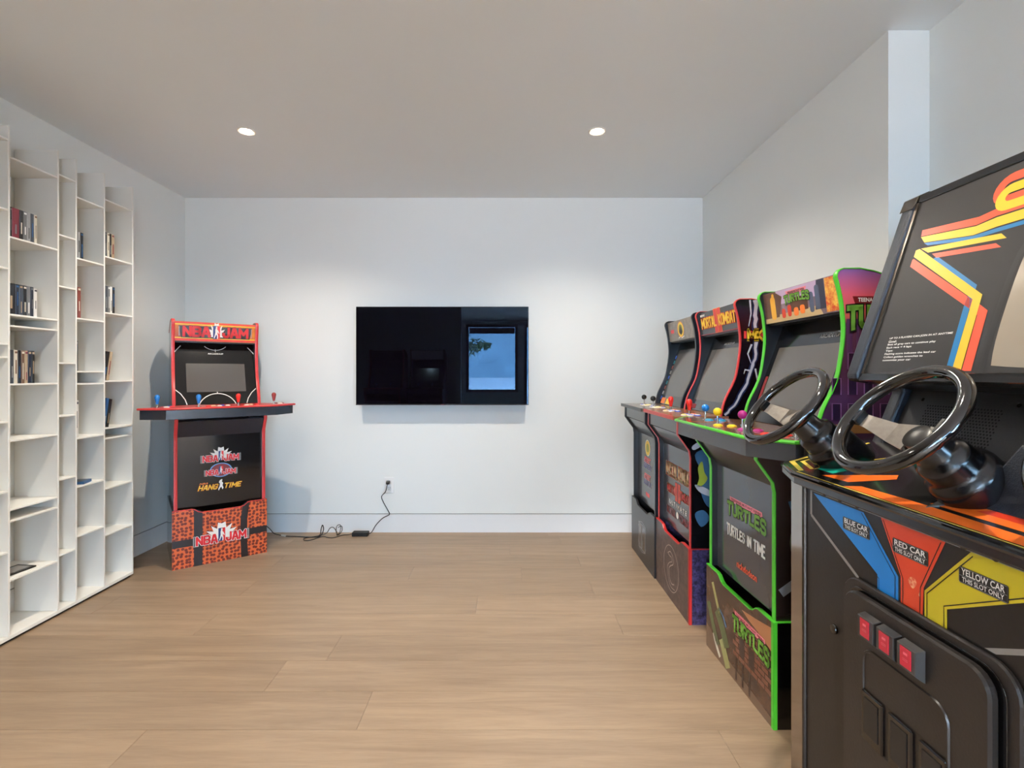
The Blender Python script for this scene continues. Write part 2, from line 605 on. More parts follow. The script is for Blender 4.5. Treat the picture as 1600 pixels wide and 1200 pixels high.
# ------------------------------------------------------------------ outdoors, seen in the television
def outdoors():
    vs, fs = [], []
    N, K = 60, 14
    for j in range(K):
        for i in range(N):
            x = -900 + 1800 * i / (N - 1)
            t = j / (K - 1)
            z = -3 + 330 * t * (0.75 + 0.2 * math.sin(i * 0.21) + 0.12 * math.sin(i * 0.53 + 1) + 0.05 * math.sin(i * 1.7 + j))
            vs.append((x, -520 - 420 * t + 20 * math.sin(i * 0.4 + j), z))
    for j in range(K - 1):
        for i in range(N - 1):
            a = j * N + i
            fs.append((a, a + 1, a + N + 1, a + N))
    m = mat('hill_forest', (74, 104, 124), 0.9, var=0.35, scale=0.05)
    struct(mk('hills', vs, fs, m, smooth=True))
    struct(G().box(-900, 900, -560, -14, -3.2, -3).build('lake', mat('lake_water', (196, 208, 222), 0.12, var=0.06, scale=0.02)))
    struct(G().box(-14, 18, -14, YW - T, -0.4, -0.1).build('terrace', mat('terrace_stone', (206, 202, 196), 0.8)))
    t = thing('tree', 'leafy green tree outside the lake window, seen mirrored in the television', 'tree', (-2.75, -9.2, 0.05))
    mb = mat('bark', (62, 50, 42), 0.9)
    mlf = mat('leaf', (44, 66, 36), 0.6, var=0.3, scale=3)
    gt = G()
    gt.tube([(0, 0, 0), (0.05, 0, 1.2), (0.2, 0, 2.4), (0.25, 0, 3.6)], [0.13, 0.1, 0.08, 0.04])
    gt.tube([(0.15, 0, 1.8), (0.8, 0.1, 2.05), (1.5, 0.1, 2.0), (2.1, 0.1, 2.15)], [0.05, 0.04, 0.025, 0.01])
    gt.tube([(0.2, 0, 2.4), (0.7, -0.2, 2.7), (1.2, -0.2, 2.6)], [0.05, 0.03, 0.01])
    gt.build('trunk', mb, t)
    gl = G()
    rnd = random.Random(3)
    def leaf(c):
        d = Vector((rnd.uniform(-1, 1), rnd.uniform(-1, 1), rnd.uniform(-1, 0.4))).normalized()
        s = d.orthogonal().normalized() * 0.035
        c = Vector(c)
        gl.add([c, c + d * 0.06 + s, c + d * 0.15, c + d * 0.06 - s], [(0, 1, 2, 3)])
    for k in range(420):
        u = rnd.random()
        leaf((0.7 + 1.45 * u, 0.1 + rnd.gauss(0, 0.12), 1.95 + 0.15 * u + rnd.gauss(0, 0.24 * (1.15 - u))))
    for k in range(260):
        leaf((0.3 + rnd.gauss(0.4, 0.35), rnd.gauss(0, 0.3), 2.7 + rnd.gauss(0, 0.3)))
    for k in range(160):
        leaf((0.5 + rnd.gauss(0.2, 0.25), rnd.gauss(0, 0.2), 1.55 + rnd.gauss(0, 0.15)))
    lf = gl.build('foliage', mlf, t)
    lf['kind'] = 'stuff'
outdoors()

# ------------------------------------------------------------------ recessed downlights
def downlight(x, y, label):
    t = thing('downlight', label, 'ceiling light', (x, y, ZC), group='recessed downlights')
    G().lathe([(0.047, 0.0), (0.047, -0.002), (0.042, -0.005), (0.034, -0.003), (0.033, 0.0)], n=28).build('trim_ring', mat('downlight_trim', (226, 222, 218), 0.4), t, smooth=True)
    G().lathe([(0.031, -0.001), (0.029, -0.004), (0.018, -0.007), (0.0, -0.008)], n=24).build('lens', mat('lamp_lens', (255, 236, 210), 0.3, var=0, emis=60.0), t, smooth=True)
    l = bpy.data.lights.new('downlight_lamp', 'SPOT')
    l.energy = LAMP_W
    l.color = LAMP_COL
    l.spot_size = math.radians(140)
    l.spot_blend = 1.0
    l.shadow_soft_size = 0.022
    lo = bpy.data.objects.new('downlight_lamp', l)
    lo.location = (0, 0, -0.012 - 0.02)
    link(lo, t)
for (x, y), lb in zip(LAMPS, ('recessed round ceiling downlight, left one, over the corner basketball cabinet', 'recessed round ceiling downlight, right one, in front of the television wall',
                              'recessed round ceiling downlight nearer the camera, by the white bookcase', 'recessed round ceiling downlight nearer the camera, by the driving game')):
    downlight(x, y, lb)

# ------------------------------------------------------------------ bookcase
XF = -2.195
YD = [1.80, 2.203, 2.444, 2.546, 2.724, 2.929]          # divider fronts, far ends
def zs(px_y, Y):
    return 1.1855 - (px_y - 584) * Y / 780
bc = thing('bookcase', 'tall white open bookcase with thin uneven shelves along the left wall', 'bookcase', (XF, 2.4, 0))
TH = 0.009
def bcbox(name, x0, x1, y0, y1, z0, z1, m=M_SHELF):
    return G().box(x0 - XF, x1 - XF, y0 - 2.4, y1 - 2.4, z0, z1).build(name, m, bc, bev=0.0008)
BX = XL + 0.004
ZT = 2.278
bcbox('plinth', BX, XF - 0.012, YD[0], YD[-1] - 0.01, 0.0, 0.013, mat('plinth_black', (16, 15, 14), 0.6))
bcbox('bottom_board', BX, XF, YD[0] - TH, YD[-1], 0.013, 0.029)
for y in YD:
    bcbox('divider', BX, XF, y - TH, y, 0.029, ZT)
SH = {0: [217, 327, 418.4, 536.5, 557, 658, 766.7, 861.7], 1: [276.3, 389.2, 499, 515, 598, 678, 775.7, 792, 875.7],
      2: [283, 373.4, 451, 566.6, 647, 743, 856.7], 3: [324.3, 413.6, 501.7, 579.9, 598, 678, 749, 821.7],
      4: [329, 412, 494, 594, 663, 678, 751, 819]}
YREF = {0: 2.197, 1: 1712 / 703, 2: 1712 / 674, 3: 1712 / 630, 4: 1712 / 586}
SZ = {}
for c in range(5):
    for py in SH[c]:
        z = zs(py, YREF[c])
        SZ[(c, py)] = z
        bcbox('shelf', BX, XF, YD[c], YD[c + 1] - TH, z - TH * 0.9, z)

# ------------------------------------------------------------------ disc cases and magazines
ORD = ['first', 'second', 'third', 'fourth', 'fifth', 'sixth', 'seventh', 'eighth', 'ninth']
PAL = {'black': (24, 24, 27), 'maroon': (110, 30, 42), 'silver': (150, 150, 150), 'grey': (105, 104, 104), 'navy': (28, 33, 48), 'white': (222, 220, 216),
       'blue': (40, 84, 130), 'brown': (104, 78, 58), 'tan': (168, 146, 118), 'cream': (205, 196, 178), 'rust': (120, 52, 42), 'slate': (62, 67, 75)}
def case(kind, y, z, w, hgt, col, label, group, lean=0.0, dep=0.118, xs=-2.212):
    """a disc case standing on a shelf, spine to the room"""
    o = thing(kind, label, 'disc case', (xs, y + w / 2, z + 0.0004 + abs(math.sin(lean)) * w / 2), group=group)
    c = w / 2
    b = min(0.0018, w * 0.2)
    pts = [(-c, -dep), (-c, -b), (-c + b, 0), (c - b, 0), (c, -b), (c, -dep)]
    gg = G().prism([(p[1], p[0]) for p in pts], lambda p: (p[0], p[1], 0), lambda p: (p[0], p[1], hgt))
    # thumb notch ridge along the spine hinge
    gg.box(-dep * 0.98, -0.006, -c - 0.0002, c + 0.0002, hgt * 0.03, hgt * 0.97)
    gg.build('case', mat('case_' + col, PAL[col], 0.32, var=0.1, scale=60), o)
    ink = {'white': 'slate', 'cream': 'brown', 'silver': 'black', 'tan': 'maroon', 'grey': 'white'}.get(col, random.choice(['cream', 'silver', 'tan', 'grey', 'blue' if col != 'blue' else 'white']))
    fr = frame((0, 0, 0), (0, 1, 0), (0, 0, 1))
    ps = []
    zz = hgt * random.uniform(0.08, 0.3)
    s1 = hgt * random.uniform(0.25, 0.5)
    k = random.uniform(0.2, 0.38)
    ps.append([(-c * k, zz), (c * k, zz), (c * k, zz + s1), (-c * k, zz + s1)])
    if random.random() < 0.6:
        ps.append([(-c * .7, hgt * .9), (c * .7, hgt * .9), (c * .7, hgt * .96), (-c * .7, hgt * .96)])
    if ps:
        for pg in ps:
            put_poly('spine_print', pg, fr, mat('case_' + ink, PAL[ink], 0.4, var=0.1, scale=60), o)
    if lean:
        o.rotation_euler = (-lean, 0, 0)
    return o
def row(c, py, where, items, y0=None, hgt=0.135, lean=0.0, xs=-2.212):
    y = (YD[c] + 0.003) if y0 is None else y0
    z = SZ[(c, py)]
    n = len(items)
    for k, it in enumerate(items):
        col, w = it[0], it[1] * (1.22 if c == 1 else 1.45)
        hh = hgt * (it[2] if len(it) > 2 else 1.0)
        lb = '%s disc case, %s from left %s' % (col if w < 0.03 else 'thick ' + col, ORD[k], where) if n > 1 else '%s disc case %s' % (col, where)
        case('disc_case', y, z, w, hh, col, lb, 'disc cases on the bookcase', lean, xs=xs)
        y += w + (0.0008 if not lean else 0.002)
row(1, 389.2, 'in the topmost row of the wide column', [('silver', .010), ('black', .008), ('maroon', .027), ('black', .014), ('grey', .014), ('silver', .014), ('slate', .013), ('cream', .012)])
row(1, 499, 'in the second row down of the wide column', [('black', .032), ('navy', .013), ('slate', .014), ('black', .014), ('grey', .014), ('navy', .012), ('white', .014, .96)], hgt=0.138)
row(1, 598, 'in the third row down of the wide column', [('navy', .012), ('slate', .013), ('cream', .014), ('black', .012), ('brown', .013), ('tan', .012), ('navy', .014), ('black', .012)], hgt=0.15)
row(3, 413.6, 'in the topmost row of the middle column', [('navy', .013, 1.02), ('silver', .012), ('black', .012)], hgt=0.138)
row(3, 501.7, 'in the second row down of the middle column', [('brown', .013, 1.02), ('rust', .014)], hgt=0.16)
row(3, 579.9, 'standing alone at left below the rust-coloured one', [('slate', .016)], hgt=0.155)
row(3, 678, 'with printed spine standing alone in the middle column', [('white', .019)], hgt=0.19)
row(4, 412, 'in the topmost row of the end column', [('navy', .010), ('slate', .011), ('cream', .012), ('black', .008), ('tan', .014)], hgt=0.135)
row(4, 494, 'in the second row down of the end column', [('black', .012), ('slate', .012), ('grey', .011), ('white', .010), ('black', .012)], hgt=0.148)
row(4, 594, 'leaning in the upper leaning pair of the end column', [('black', .016), ('tan', .013)], lean=0.17, hgt=0.16, y0=YD[4] + 0.004)
row(4, 663, 'leaning in the lower leaning pair of the end column', [('blue', .013, 1.04), ('black', .014)], lean=0.17, hgt=0.155, y0=YD[4] + 0.004)

# things lying flat
def flat(name, label, cat, x, y, z, sx, sy, h, rz, m, parts=()):
    o = thing(name, label, cat, (x, y, z + 0.0005), rz)
    G().prism(rrect(-sx / 2, -sy / 2, sx / 2, sy / 2, 0.003, 2), lambda p: (p[0], p[1], 0), lambda p: (p[0], p[1], h)).build('cover', m, o, bev=0.0006)
    fr = frame((0, 0, h), (1, 0, 0), (0, 1, 0))
    for nm, pts, mm in parts:
        put_poly(nm, pts, fr, mm, o)
    return o
z = SZ[(3, 749)]
flat('disc_case', 'blue disc case lying flat on a lower shelf of the middle column', 'disc case', -2.27, YD[3] + 0.068, z, 0.12, 0.085, 0.014, 0.3, mat('case_blue', PAL['blue'], 0.32),
     [('cover_print', [(-.05, -.03), (.05, -.03), (.05, .03), (-.05, .03)], mat('case_slate', PAL['slate'], 0.3))])
z = SZ[(1, 875.7)]
flat('magazine', 'white magazine lowest of the flat pile on a low shelf', 'magazine', -2.258, YD[1] + 0.082, z, 0.105, 0.15, 0.006, 0.05, M_WHITE,
     [('cover_print', [(-.04, -.06), (.04, -.06), (.04, .06), (-.04, .06)], M_GRY)])
flat('magazine', 'black-bordered magazine on top of the flat pile on a low shelf', 'magazine', -2.266, YD[1] + 0.076, z + 0.0068, 0.1, 0.138, 0.006, -0.12, M_DK,
     [('cover_print', [(-.036, -.055), (.036, -.055), (.036, .055), (-.036, .055)], mat('cover_grey', (128, 126, 124), 0.3))])

# ------------------------------------------------------------------ television
def television():
    x0, x1, z0, z1, yf = -1.106, 0.154, 0.957, 1.6755, 3.64
    cx = (x0 + x1) / 2
    t = thing('television', 'wide black flat-screen television mounted on the back wall', 'television', (cx, yf, z0))
    w, hh = (x1 - x0) / 2, z1 - z0
    G().box(-w, w, 0.002, 0.030, 0, hh).box(-w * 0.8, w * 0.8, 0.03, 0.05, 0.06, hh * 0.75).build('housing', M_BLACK, t, bev=0.002)
    gs = G().box(-w + 0.004, w - 0.004, 0.0, 0.004, 0.007, hh - 0.004)
    ms = mat('screen_glass', (6, 4, 7), 0.012, var=0, spec=0.22)
    ms.node_tree.nodes['Principled BSDF'].inputs['Specular Tint'].default_value = (0.42, 0.68, 1.0, 1)
    gs.build('screen', ms, t)
    G().box(-w, w, -0.001, 0.004, 0.0, 0.007).build('lower_bezel', M_BLACKM, t)
    G().box(-0.012, 0.012, -0.0018, -0.001, 0.0015, 0.005).build('logo', mat('dim_red_logo', (120, 30, 34), 0.4), t)
    G().box(-0.2, 0.2, 0.05, YB - yf - 0.001, 0.2, 0.5).build('wall_bracket', M_BLACKM, t, bev=0.004)
television()

# ------------------------------------------------------------------ arcade cabinets
CURVE = catmull([(.158, .985), (.165, 1.022), (.180, 1.070), (.222, 1.157), (.240, 1.24), (.249, 1.32), (.247, 1.38), (.238, 1.45), (.222, 1.512)], 3)
PROFILE = [(.012, .357), (.012, .785), (.006, .82), (-.05, .897), (-.05, .963), (.152, .975)] + CURVE + \
          [(.224, 1.524), (.232, 1.534), (.245, 1.539), (.30, 1.540), (.35, 1.531), (.42, 1.508), (.47, 1.484), (.503, 1.465), (.503, .357)]
KICK_Y = 0.036
M_LINER = mat('side_liner_black', (20, 22, 27), 0.3)
HB = 0.252                                   # half width of the body

def side_mat(name, stops):
    """printed side art: colour bands up the panel"""
    m = bpy.data.materials.new(name)
    m.use_nodes = True
    n, L = m.node_tree.nodes, m.node_tree.links
    b = n['Principled BSDF']
    b.inputs['Roughness'].default_value = 0.25
    tc = n.new('ShaderNodeTexCoord')
    sp = n.new('ShaderNodeSeparateXYZ')
    L.new(tc.outputs['Object'], sp.inputs[0])
    no = n.new('ShaderNodeTexNoise')
    no.inputs['Scale'].default_value = 6
    L.new(tc.outputs['Object'], no.inputs['Vector'])
    ma = n.new('ShaderNodeMath')
    ma.operation = 'MULTIPLY_ADD'
    ma.inputs[1].default_value = 0.05
    L.new(no.outputs['Fac'], ma.inputs[0])
    L.new(sp.outputs['Z'], ma.inputs[2])
    mr = n.new('ShaderNodeMapRange')
    mr.inputs[1].default_value = 0.0
    mr.inputs[2].default_value = 1.6
    L.new(ma.outputs[0], mr.inputs[0])
    r = n.new('ShaderNodeValToRGB')
    while len(r.color_ramp.elements) < len(stops):
        r.color_ramp.elements.new(0.5)
    for e, (p, c) in zip(r.color_ramp.elements, stops):
        e.position = p / 1.6
        e.color = lin(c)
    L.new(mr.outputs[0], r.inputs[0])
    L.new(r.outputs[0], b.inputs['Base Color'])
    return m

def speckle_mat(name, c0, c1, scale, rough=0.3):
    m = bpy.data.materials.new(name)
    m.use_nodes = True
    n, L = m.node_tree.nodes, m.node_tree.links
    b = n['Principled BSDF']
    b.inputs['Roughness'].default_value = rough
    tc = n.new('ShaderNodeTexCoord')
    no = n.new('ShaderNodeTexNoise')
    no.inputs['Scale'].default_value = scale
    no.inputs['Detail'].default_value = 6
    no.inputs['Roughness'].default_value = 0.7
    L.new(tc.outputs['Object'], no.inputs['Vector'])
    r = n.new('ShaderNodeValToRGB')
    r.color_ramp.elements[0].position = 0.4
    r.color_ramp.elements[0].color = lin(c0)
    r.color_ramp.elements[1].position = 0.66
    r.color_ramp.elements[1].color = lin(c1)
    L.new(no.outputs['Fac'], r.inputs[0])
    L.new(r.outputs[0], b.inputs['Base Color'])
    return m

def cell_mat(name, c0, c1, scale, rough=0.35):
    """dimpled leather: dark cells in a lighter web"""
    m = bpy.data.materials.new(name)
    m.use_nodes = True
    n, L = m.node_tree.nodes, m.node_tree.links
    b = n['Principled BSDF']
    b.inputs['Roughness'].default_value = rough
    tc = n.new('ShaderNodeTexCoord')
    vo = n.new('ShaderNodeTexVoronoi')
    vo.voronoi_dimensions = '2D'
    vo.inputs['Scale'].default_value = scale
    vo.inputs['Randomness'].default_value = 0.55
    sp = n.new('ShaderNodeSeparateXYZ')
    cb = n.new('ShaderNodeCombineXYZ')
    L.new(tc.outputs['Object'], sp.inputs[0])
    L.new(sp.outputs['X'], cb.inputs['X'])
    L.new(sp.outputs['Z'], cb.inputs['Y'])
    L.new(cb.outputs[0], vo.inputs['Vector'])
    r = n.new('ShaderNodeValToRGB')
    r.color_ramp.elements[0].position = 0.35
    r.color_ramp.elements[0].color = lin(c0)
    r.color_ramp.elements[1].position = 0.43
    r.color_ramp.elements[1].color = lin(c1)
    L.new(vo.outputs['Distance'], r.inputs[0])
    L.new(r.outputs[0], b.inputs['Base Color'])
    return m

def trim_strip(path, w, h=0.0035):
    """edge moulding along a (y, z) path, centred on x = 0"""
    g = G()
    n = len(path)
    out = []
    for i in range(n):
        a = Vector(path[max(i - 1, 0)])
        b = Vector(path[min(i + 1, n - 1)])
        t = (b - a).normalized()
        q = Vector((-t.y, t.x))
        out.append((Vector(path[i]), q))
    v, f = [], []
    for p, q in out:
        for x, k in ((-w / 2, -0.001), (-w / 2, h * 0.7), (-w / 4, h), (w / 4, h), (w / 2, h * 0.7), (w / 2, -0.001)):
            v.append((x, p.x + q.x * k, p.y + q.y * k))
    for i in range(n - 1):
        for k in range(6):
            f.append((i * 6 + k, i * 6 + (k + 1) % 6, (i + 1) * 6 + (k + 1) % 6, (i + 1) * 6 + k))
    f += [tuple(range(6)), tuple((n - 1) * 6 + k for k in range(6))]
    return g.add(v, f)

def joystick(root, x, y, z, kind, m):
    j = G().lathe([(0.017, 0.0), (0.017, 0.002), (0.006, 0.003), (0.004, 0.006), (0.004, 0.036), (0.002, 0.038)], (x, y, z), n=12).build('joystick', M_CHROME, root, smooth=True)
    if kind == 'ball':
        pr = [(0.0165 * math.sin(a), 0.050 - 0.0165 * math.cos(a)) for a in [PI * i / 10 for i in range(11)]]
    else:
        pr = [(0.0, 0.020), (0.0075, 0.021), (0.0085, 0.030), (0.0125, 0.050), (0.0145, 0.060), (0.0125, 0.070), (0.007, 0.0755), (0.0, 0.077)]
    G().lathe(pr, (x, y, z), n=18).build('joystick_knob', m, j, smooth=True)

BUTTON = {}
def button(root, x, y, z, m, ring=None, r=0.0125):
    ring = ring or m
    key = (round(r, 4), m.name, ring.name)
    if key not in BUTTON:
        a = G().lathe([(r * 1.25, 0), (r * 1.25, 0.0022), (r * 1.12, 0.004), (r * 0.95, 0.004), (r * 0.93, 0.0025)], n=14)
        oa = a.build('button', ring, None, smooth=True)
        ob = G().lathe([(r * 0.9, 0.001), (r * 0.9, 0.0055), (r * 0.75, 0.0068), (0.0, 0.0062)], n=14).build('button_cap', m, oa, smooth=True)
        BUTTON[key] = (oa.data, ob.data)
        bpy.data.objects.remove(ob)
        bpy.data.objects.remove(oa)
    da, db = BUTTON[key]
    o = link(bpy.data.objects.new('button', da), root)
    o.location = (x, y, z)
    link(bpy.data.objects.new('button_cap', db), o)

def arcade(name, label, loc, rz, trim, mside, mriser, mriser_side, mdeck, mmarq, four, riser_trim=None, kick=None, deck_front=None, bezel=None, screen=(-.17, .115, .17, .33), group=None):
    t = thing(name, label, 'arcade cabinet', loc, rz, group)
    kick = kick or M_CHAR
    deck_front = deck_front or M_CHAR
    ts = 0.016
    sides = []
    for s in (-1, 1):
        x0, x1 = (-HB, -HB + ts) if s < 0 else (HB - ts, HB)
        p = G().prism(PROFILE, lambda p: (x0, p[0], p[1]), lambda p: (x1, p[0], p[1])).build('side_panel', mside, t)
        sides.append(p)
        e = trim_strip(PROFILE[:-1], ts + 0.003).build('edge_trim', trim, p, smooth=True)
        e.location.x = s * (HB - ts / 2)
        xa, xb = (-HB + ts, -HB + ts + .0015) if s < 0 else (HB - ts - .0015, HB - ts)
        G().prism(PROFILE, lambda p: (xa, p[0], p[1]), lambda p: (xb, p[0], p[1])).build('side_liner', M_LINER, p)
    xi = HB - ts - .0015
    # front: kick panel, sloped apron, deck, bezel, marquee, top, back
    G().box(-xi, xi, KICK_Y, KICK_Y + 0.012, 0.357, 0.80).build('kick_panel', kick, t)
    G().add([(x, y, z) for x in (-xi, xi) for (y, z) in ((KICK_Y, 0.795), (-.040, 0.895), (-.028, 0.905), (KICK_Y + .012, 0.805))],
            [(0, 1, 2, 3), (7, 6, 5, 4), (0, 4, 5, 1), (1, 5, 6, 2), (2, 6, 7, 3), (3, 7, 4, 0)]).build('apron_panel', deck_front, t)
    if four:
        dk = [(-.425, -.002), (-.43, -.03), (-.305, -.12), (.305, -.12), (.43, -.03), (.425, -.002), (.262, .165), (.262, .20), (-.262, .20), (-.262, .165)]
        db = [(p[0] * 0.975, p[1] + (0.008 if p[1] < 0 else 0)) for p in dk]
        d = G().prism(db, lambda p: (p[0], p[1], .918), lambda p: (p[0], p[1], .974)).build('control_deck', deck_front, t)
        top = G().prism(dk, lambda p: (p[0], p[1], .974), lambda p: (p[0], p[1], .984)).build('deck_overlay', mdeck, t)
        rim = [(p[0], p[1], .979) for p in dk[:6]]
        G().tube(rim[:1] + rim[1:2] + rim[2:3] + rim[3:4] + rim[4:5] + rim[5:], 0.0062, 8).build('deck_edge', trim, t, smooth=True)
    else:
        G().box(-xi, xi, -.046, .0, .900, .966).build('control_deck', deck_front, t)
        G().box(-HB - .004, HB + .004, -.072, .19, .967, .984).build('deck_overlay', mdeck, t, bev=0.001)
        G().box(-HB - .005, HB + .005, -.0755, -.0725, .966, .985).build('deck_edge', trim, t, bev=0.001)
    # bezel plane
    b0, b1 = (.175, .986), (.325, 1.392)
    L_ = math.hypot(b1[0] - b0[0], b1[1] - b0[1])
    vy, vz = (b1[0] - b0[0]) / L_, (b1[1] - b0[1]) / L_
    frz = frame((0, b0[0], b0[1]), (1, 0, 0), (0, vy, vz))
    n = frz[3]
    def pl(nm, u0, v0, u1, v1, h0, h1, m):
        v = [frz[0] + frz[1] * u + frz[2] * w + n * h for h in (h0, h1) for (u, w) in ((u0, v0), (u1, v0), (u1, v1), (u0, v1))]
        return G().add(v, [(0, 1, 2, 3), (4, 5, 6, 7), (0, 1, 5, 4), (1, 2, 6, 5), (2, 3, 7, 6), (3, 0, 4, 7)]).build(nm, m, t)
    pl('bezel', -xi, 0, xi, L_, -.008, 0, bezel or M_BLACKG)
    u0, v0, u1, v1 = screen
    pl('screen', u0, v0, u1, v1, -.006, .0008, mat('arcade_screen', (84, 80, 75), 0.16, var=0, spec=0.8))  # grey base colour stands in for the walls' reflection in the screen
    m0, m1 = (.252, 1.400), (.236, 1.526)
    G().add([(x, y, z) for x in (-xi, xi) for (y, z) in (m0, m1, (m1[0] + .012, m1[1]), (m0[0] + .012, m0[1]))],
            [(0, 1, 2, 3), (7, 6, 5, 4), (0, 4, 5, 1), (1, 5, 6, 2), (2, 6, 7, 3), (3, 7, 4, 0)]).build('marquee', mmarq, t)
    G().box(-xi, xi, .262, .335, 1.392, 1.400).build('speaker_board', M_BLACK, t)
    G().prism([(.248, 1.515), (.30, 1.532), (.35, 1.522), (.42, 1.499), (.47, 1.474), (.498, 1.455), (.498, 1.445), (.248, 1.505)],
              lambda p: (-xi, p[0], p[1]), lambda p: (xi, p[0], p[1])).build('top_panel', M_BLACK, t)
    G().box(-xi, xi, 0.490, .501, .357, 1.455).build('back_panel', M_BLACK, t)
    # riser with scooped front
    hr, wr = 0.355, 0.262
    sc = [(-wr, hr), (-wr * .62, hr), (-wr * .56, hr - .004), (-wr * .48, hr - .020), (-wr * .40, hr - .027), (wr * .40, hr - .027), (wr * .48, hr - .020), (wr * .56, hr - .004), (wr * .62, hr), (wr, hr)]
    out = [(-wr, 0)] + sc + [(wr, 0)]
    r = G().prism(out, lambda p: (p[0], 0, p[1]), lambda p: (p[0], .014, p[1])).build('riser_front', mriser, t)
    for s in (-1, 1):
        G().box(s * wr if s < 0 else wr - .014, -wr + .014 if s < 0 else wr, .0145, .50, 0, hr).build('riser_side', mriser_side, t)
    G().box(-wr + .014, wr - .014, .486, .5, 0, hr).build('riser_back', M_BLACK, t)
    if riser_trim:
        gg = trim_strip([(p[0], p[1]) for p in sc], .016, .003)
        gg.v = [(v[1], v[0] + .007, v[2]) for v in gg.v]
        gg.build('riser_trim', riser_trim, r)
        G().box(wr - .012, wr + .0015, -.0015, .0, 0, hr).box(wr, wr + .0015, -.0015, .012, 0, hr).box(wr - .014, wr + .0015, .0, .5, hr, hr + .002).build('riser_trim', riser_trim, r)
    fr = {'bezel': frz, 'kick': frame((0, KICK_Y, .357), (1, 0, 0), (0, 0, 1)),
          'marquee': frame((0, m0[0], m0[1]), (1, 0, 0), (0, m1[0] - m0[0], m1[1] - m0[1])),
          'riser': frame((0, 0, 0), (1, 0, 0), (0, 0, 1)), 'side': frame((HB, 0, 0), (0, 1, 0), (0, 0, 1)),
          'deck': frame((0, 0, .984), (1, 0, 0), (0, 1, 0)), 'riser_side': frame((wr, 0, 0), (0, 1, 0), (0, 0, 1))}
    return t, fr

def P(par, sub):
    """last child of a thing with that plain name"""
    return [c for c in par.children if c.name.split('.')[0] == sub][0]

def sport_logo(fr, cx, cy, h, parent):
    """upright blue and red badge with a white dribbling figure"""
    w = h * 0.46
    put_poly('badge_blue', [(cx - w / 2, cy - h / 2), (cx + w * .05, cy - h / 2), (cx + w * .05, cy + h / 2), (cx - w / 2, cy + h / 2)], fr, mat('badge_navy', (32, 52, 110), 0.4), parent, 4)
    put_poly('badge_red', [(cx + w * .05, cy - h / 2), (cx + w / 2, cy - h / 2), (cx + w / 2, cy + h / 2), (cx + w * .05, cy + h / 2)], fr, M_RED, parent, 4)
    fig = [(-.10, .46), (.08, .46), (.12, .34), (.06, .26), (.26, .14), (.40, -.06), (.34, -.10), (.16, .04), (.14, -.08), (.24, -.26), (.20, -.48), (.08, -.48), (.08, -.28), (-.04, -.14), (-.16, -.30), (-.30, -.46), (-.40, -.42), (-.26, -.20), (-.18, .02), (-.20, .20), (-.14, .28)]
    put_poly('badge_figure', [(cx + a * w, cy + b * h) for a, b in fig], fr, M_WHITE, parent, 5)

def burst(fr, cx, cy, w, h, parent, m, layer=1.0):
    pts = []
    n = 7
    for i in range(2 * n + 1):
        a = PI * i / (2 * n)
        k = 1.0 if i % 2 == 0 else 0.62
        if i == n:
            k = 1.15 if n % 2 == 0 else 0.9
        pts.append((cx + w * k * math.cos(a), cy + h * k * (math.sin(a) ** 0.8)))
    pts2 = [(cx + w, cy - .08 * h), (cx - w, cy - .08 * h)]
    put_poly('star_burst', pts + [(cx - w * .7, cy - h * .1), (cx + w * .7, cy - h * .1)], fr, m, parent, layer)

def jam_logo(fr, cx, cy, w, parent, star=True):
    h = w * 0.2
    if star:
        burst(fr, cx, cy, w * .34, w * .34, parent, M_WHITE, 1.0)
    M_REDL = mat('print_bright_red', (226, 40, 46), 0.4)
    block_title('team_lettering', 'NBA', fr, (cx - w * .49, cy - h * .62, cx - w * .10, cy + h * .45), M_REDL, M_WHITE, parent, .2, .1)
    block_title('team_lettering', 'JAM', fr, (cx + w * .10, cy - h * .62, cx + w * .49, cy + h * .45), M_REDL, M_WHITE, parent, .2, .1)
    sport_logo(fr, cx, cy + h * .28, w * .30, parent)
    for s in (-1, 1):
        a, b = s * w * .54, s * w * .565
        put_poly('bracket', [[(cx + a, cy - h * .7), (cx + b, cy - h * .7), (cx + b, cy + h * .5), (cx + a, cy + h * .5)],
                             [(cx + a - s * w * .02, cy - h * .7), (cx + b, cy - h * .7), (cx + b, cy - h * .6), (cx + a - s * w * .02, cy - h * .6)],
                             [(cx + a - s * w * .02, cy + h * .4), (cx + b, cy + h * .4), (cx + b, cy + h * .5), (cx + a - s * w * .02, cy + h * .5)]], fr, M_GRY, parent, 2)

# ---- the basketball cabinet in the corner
u37 = (math.cos(math.radians(37)), math.sin(math.radians(37)))
cN = (-2.0165 + 0.26 * u37[0], 3.004 + 0.26 * u37[1], 0)
M_BALL = cell_mat('basketball_print', (106, 32, 17), (206, 92, 42), 46)
M_MARQ = speckle_mat('marquee_court', (214, 128, 34), (150, 40, 28), 3)
nba, F = arcade('arcade_cabinet', 'red-trimmed basketball arcade cabinet with orange ball-print base, standing in the corner', cN, math.radians(37), M_REDT,
                mat('cabinet_side_gloss', (62, 62, 66), 0.16, coat=0.4), M_BALL, M_BLACKG, mat('deck_red', (176, 38, 34), 0.3), M_MARQ, True,
                kick=mat('kick_gloss_black', (22, 20, 20), 0.10, coat=0.3), deck_front=mat('deck_board', (38, 38, 43), 0.25), screen=(-.172, .085, .172, .285))
mq = P(nba, 'marquee')
f = F['marquee']
for k, (a, b, m) in enumerate(((.004, .014, M_RED), (.018, .024, M_YEL), (.106, .112, M_YEL), (.115, .124, M_RED))):
    put_poly('court_stripe', [(-.236, a), (.236, a), (.236, b), (-.236, b)], f, m, mq, 1)
put_poly('lettering_shadow', [(-.20, .022), (.20, .022), (.215, .10), (-.215, .10)], f, M_DK, mq, 1.5)
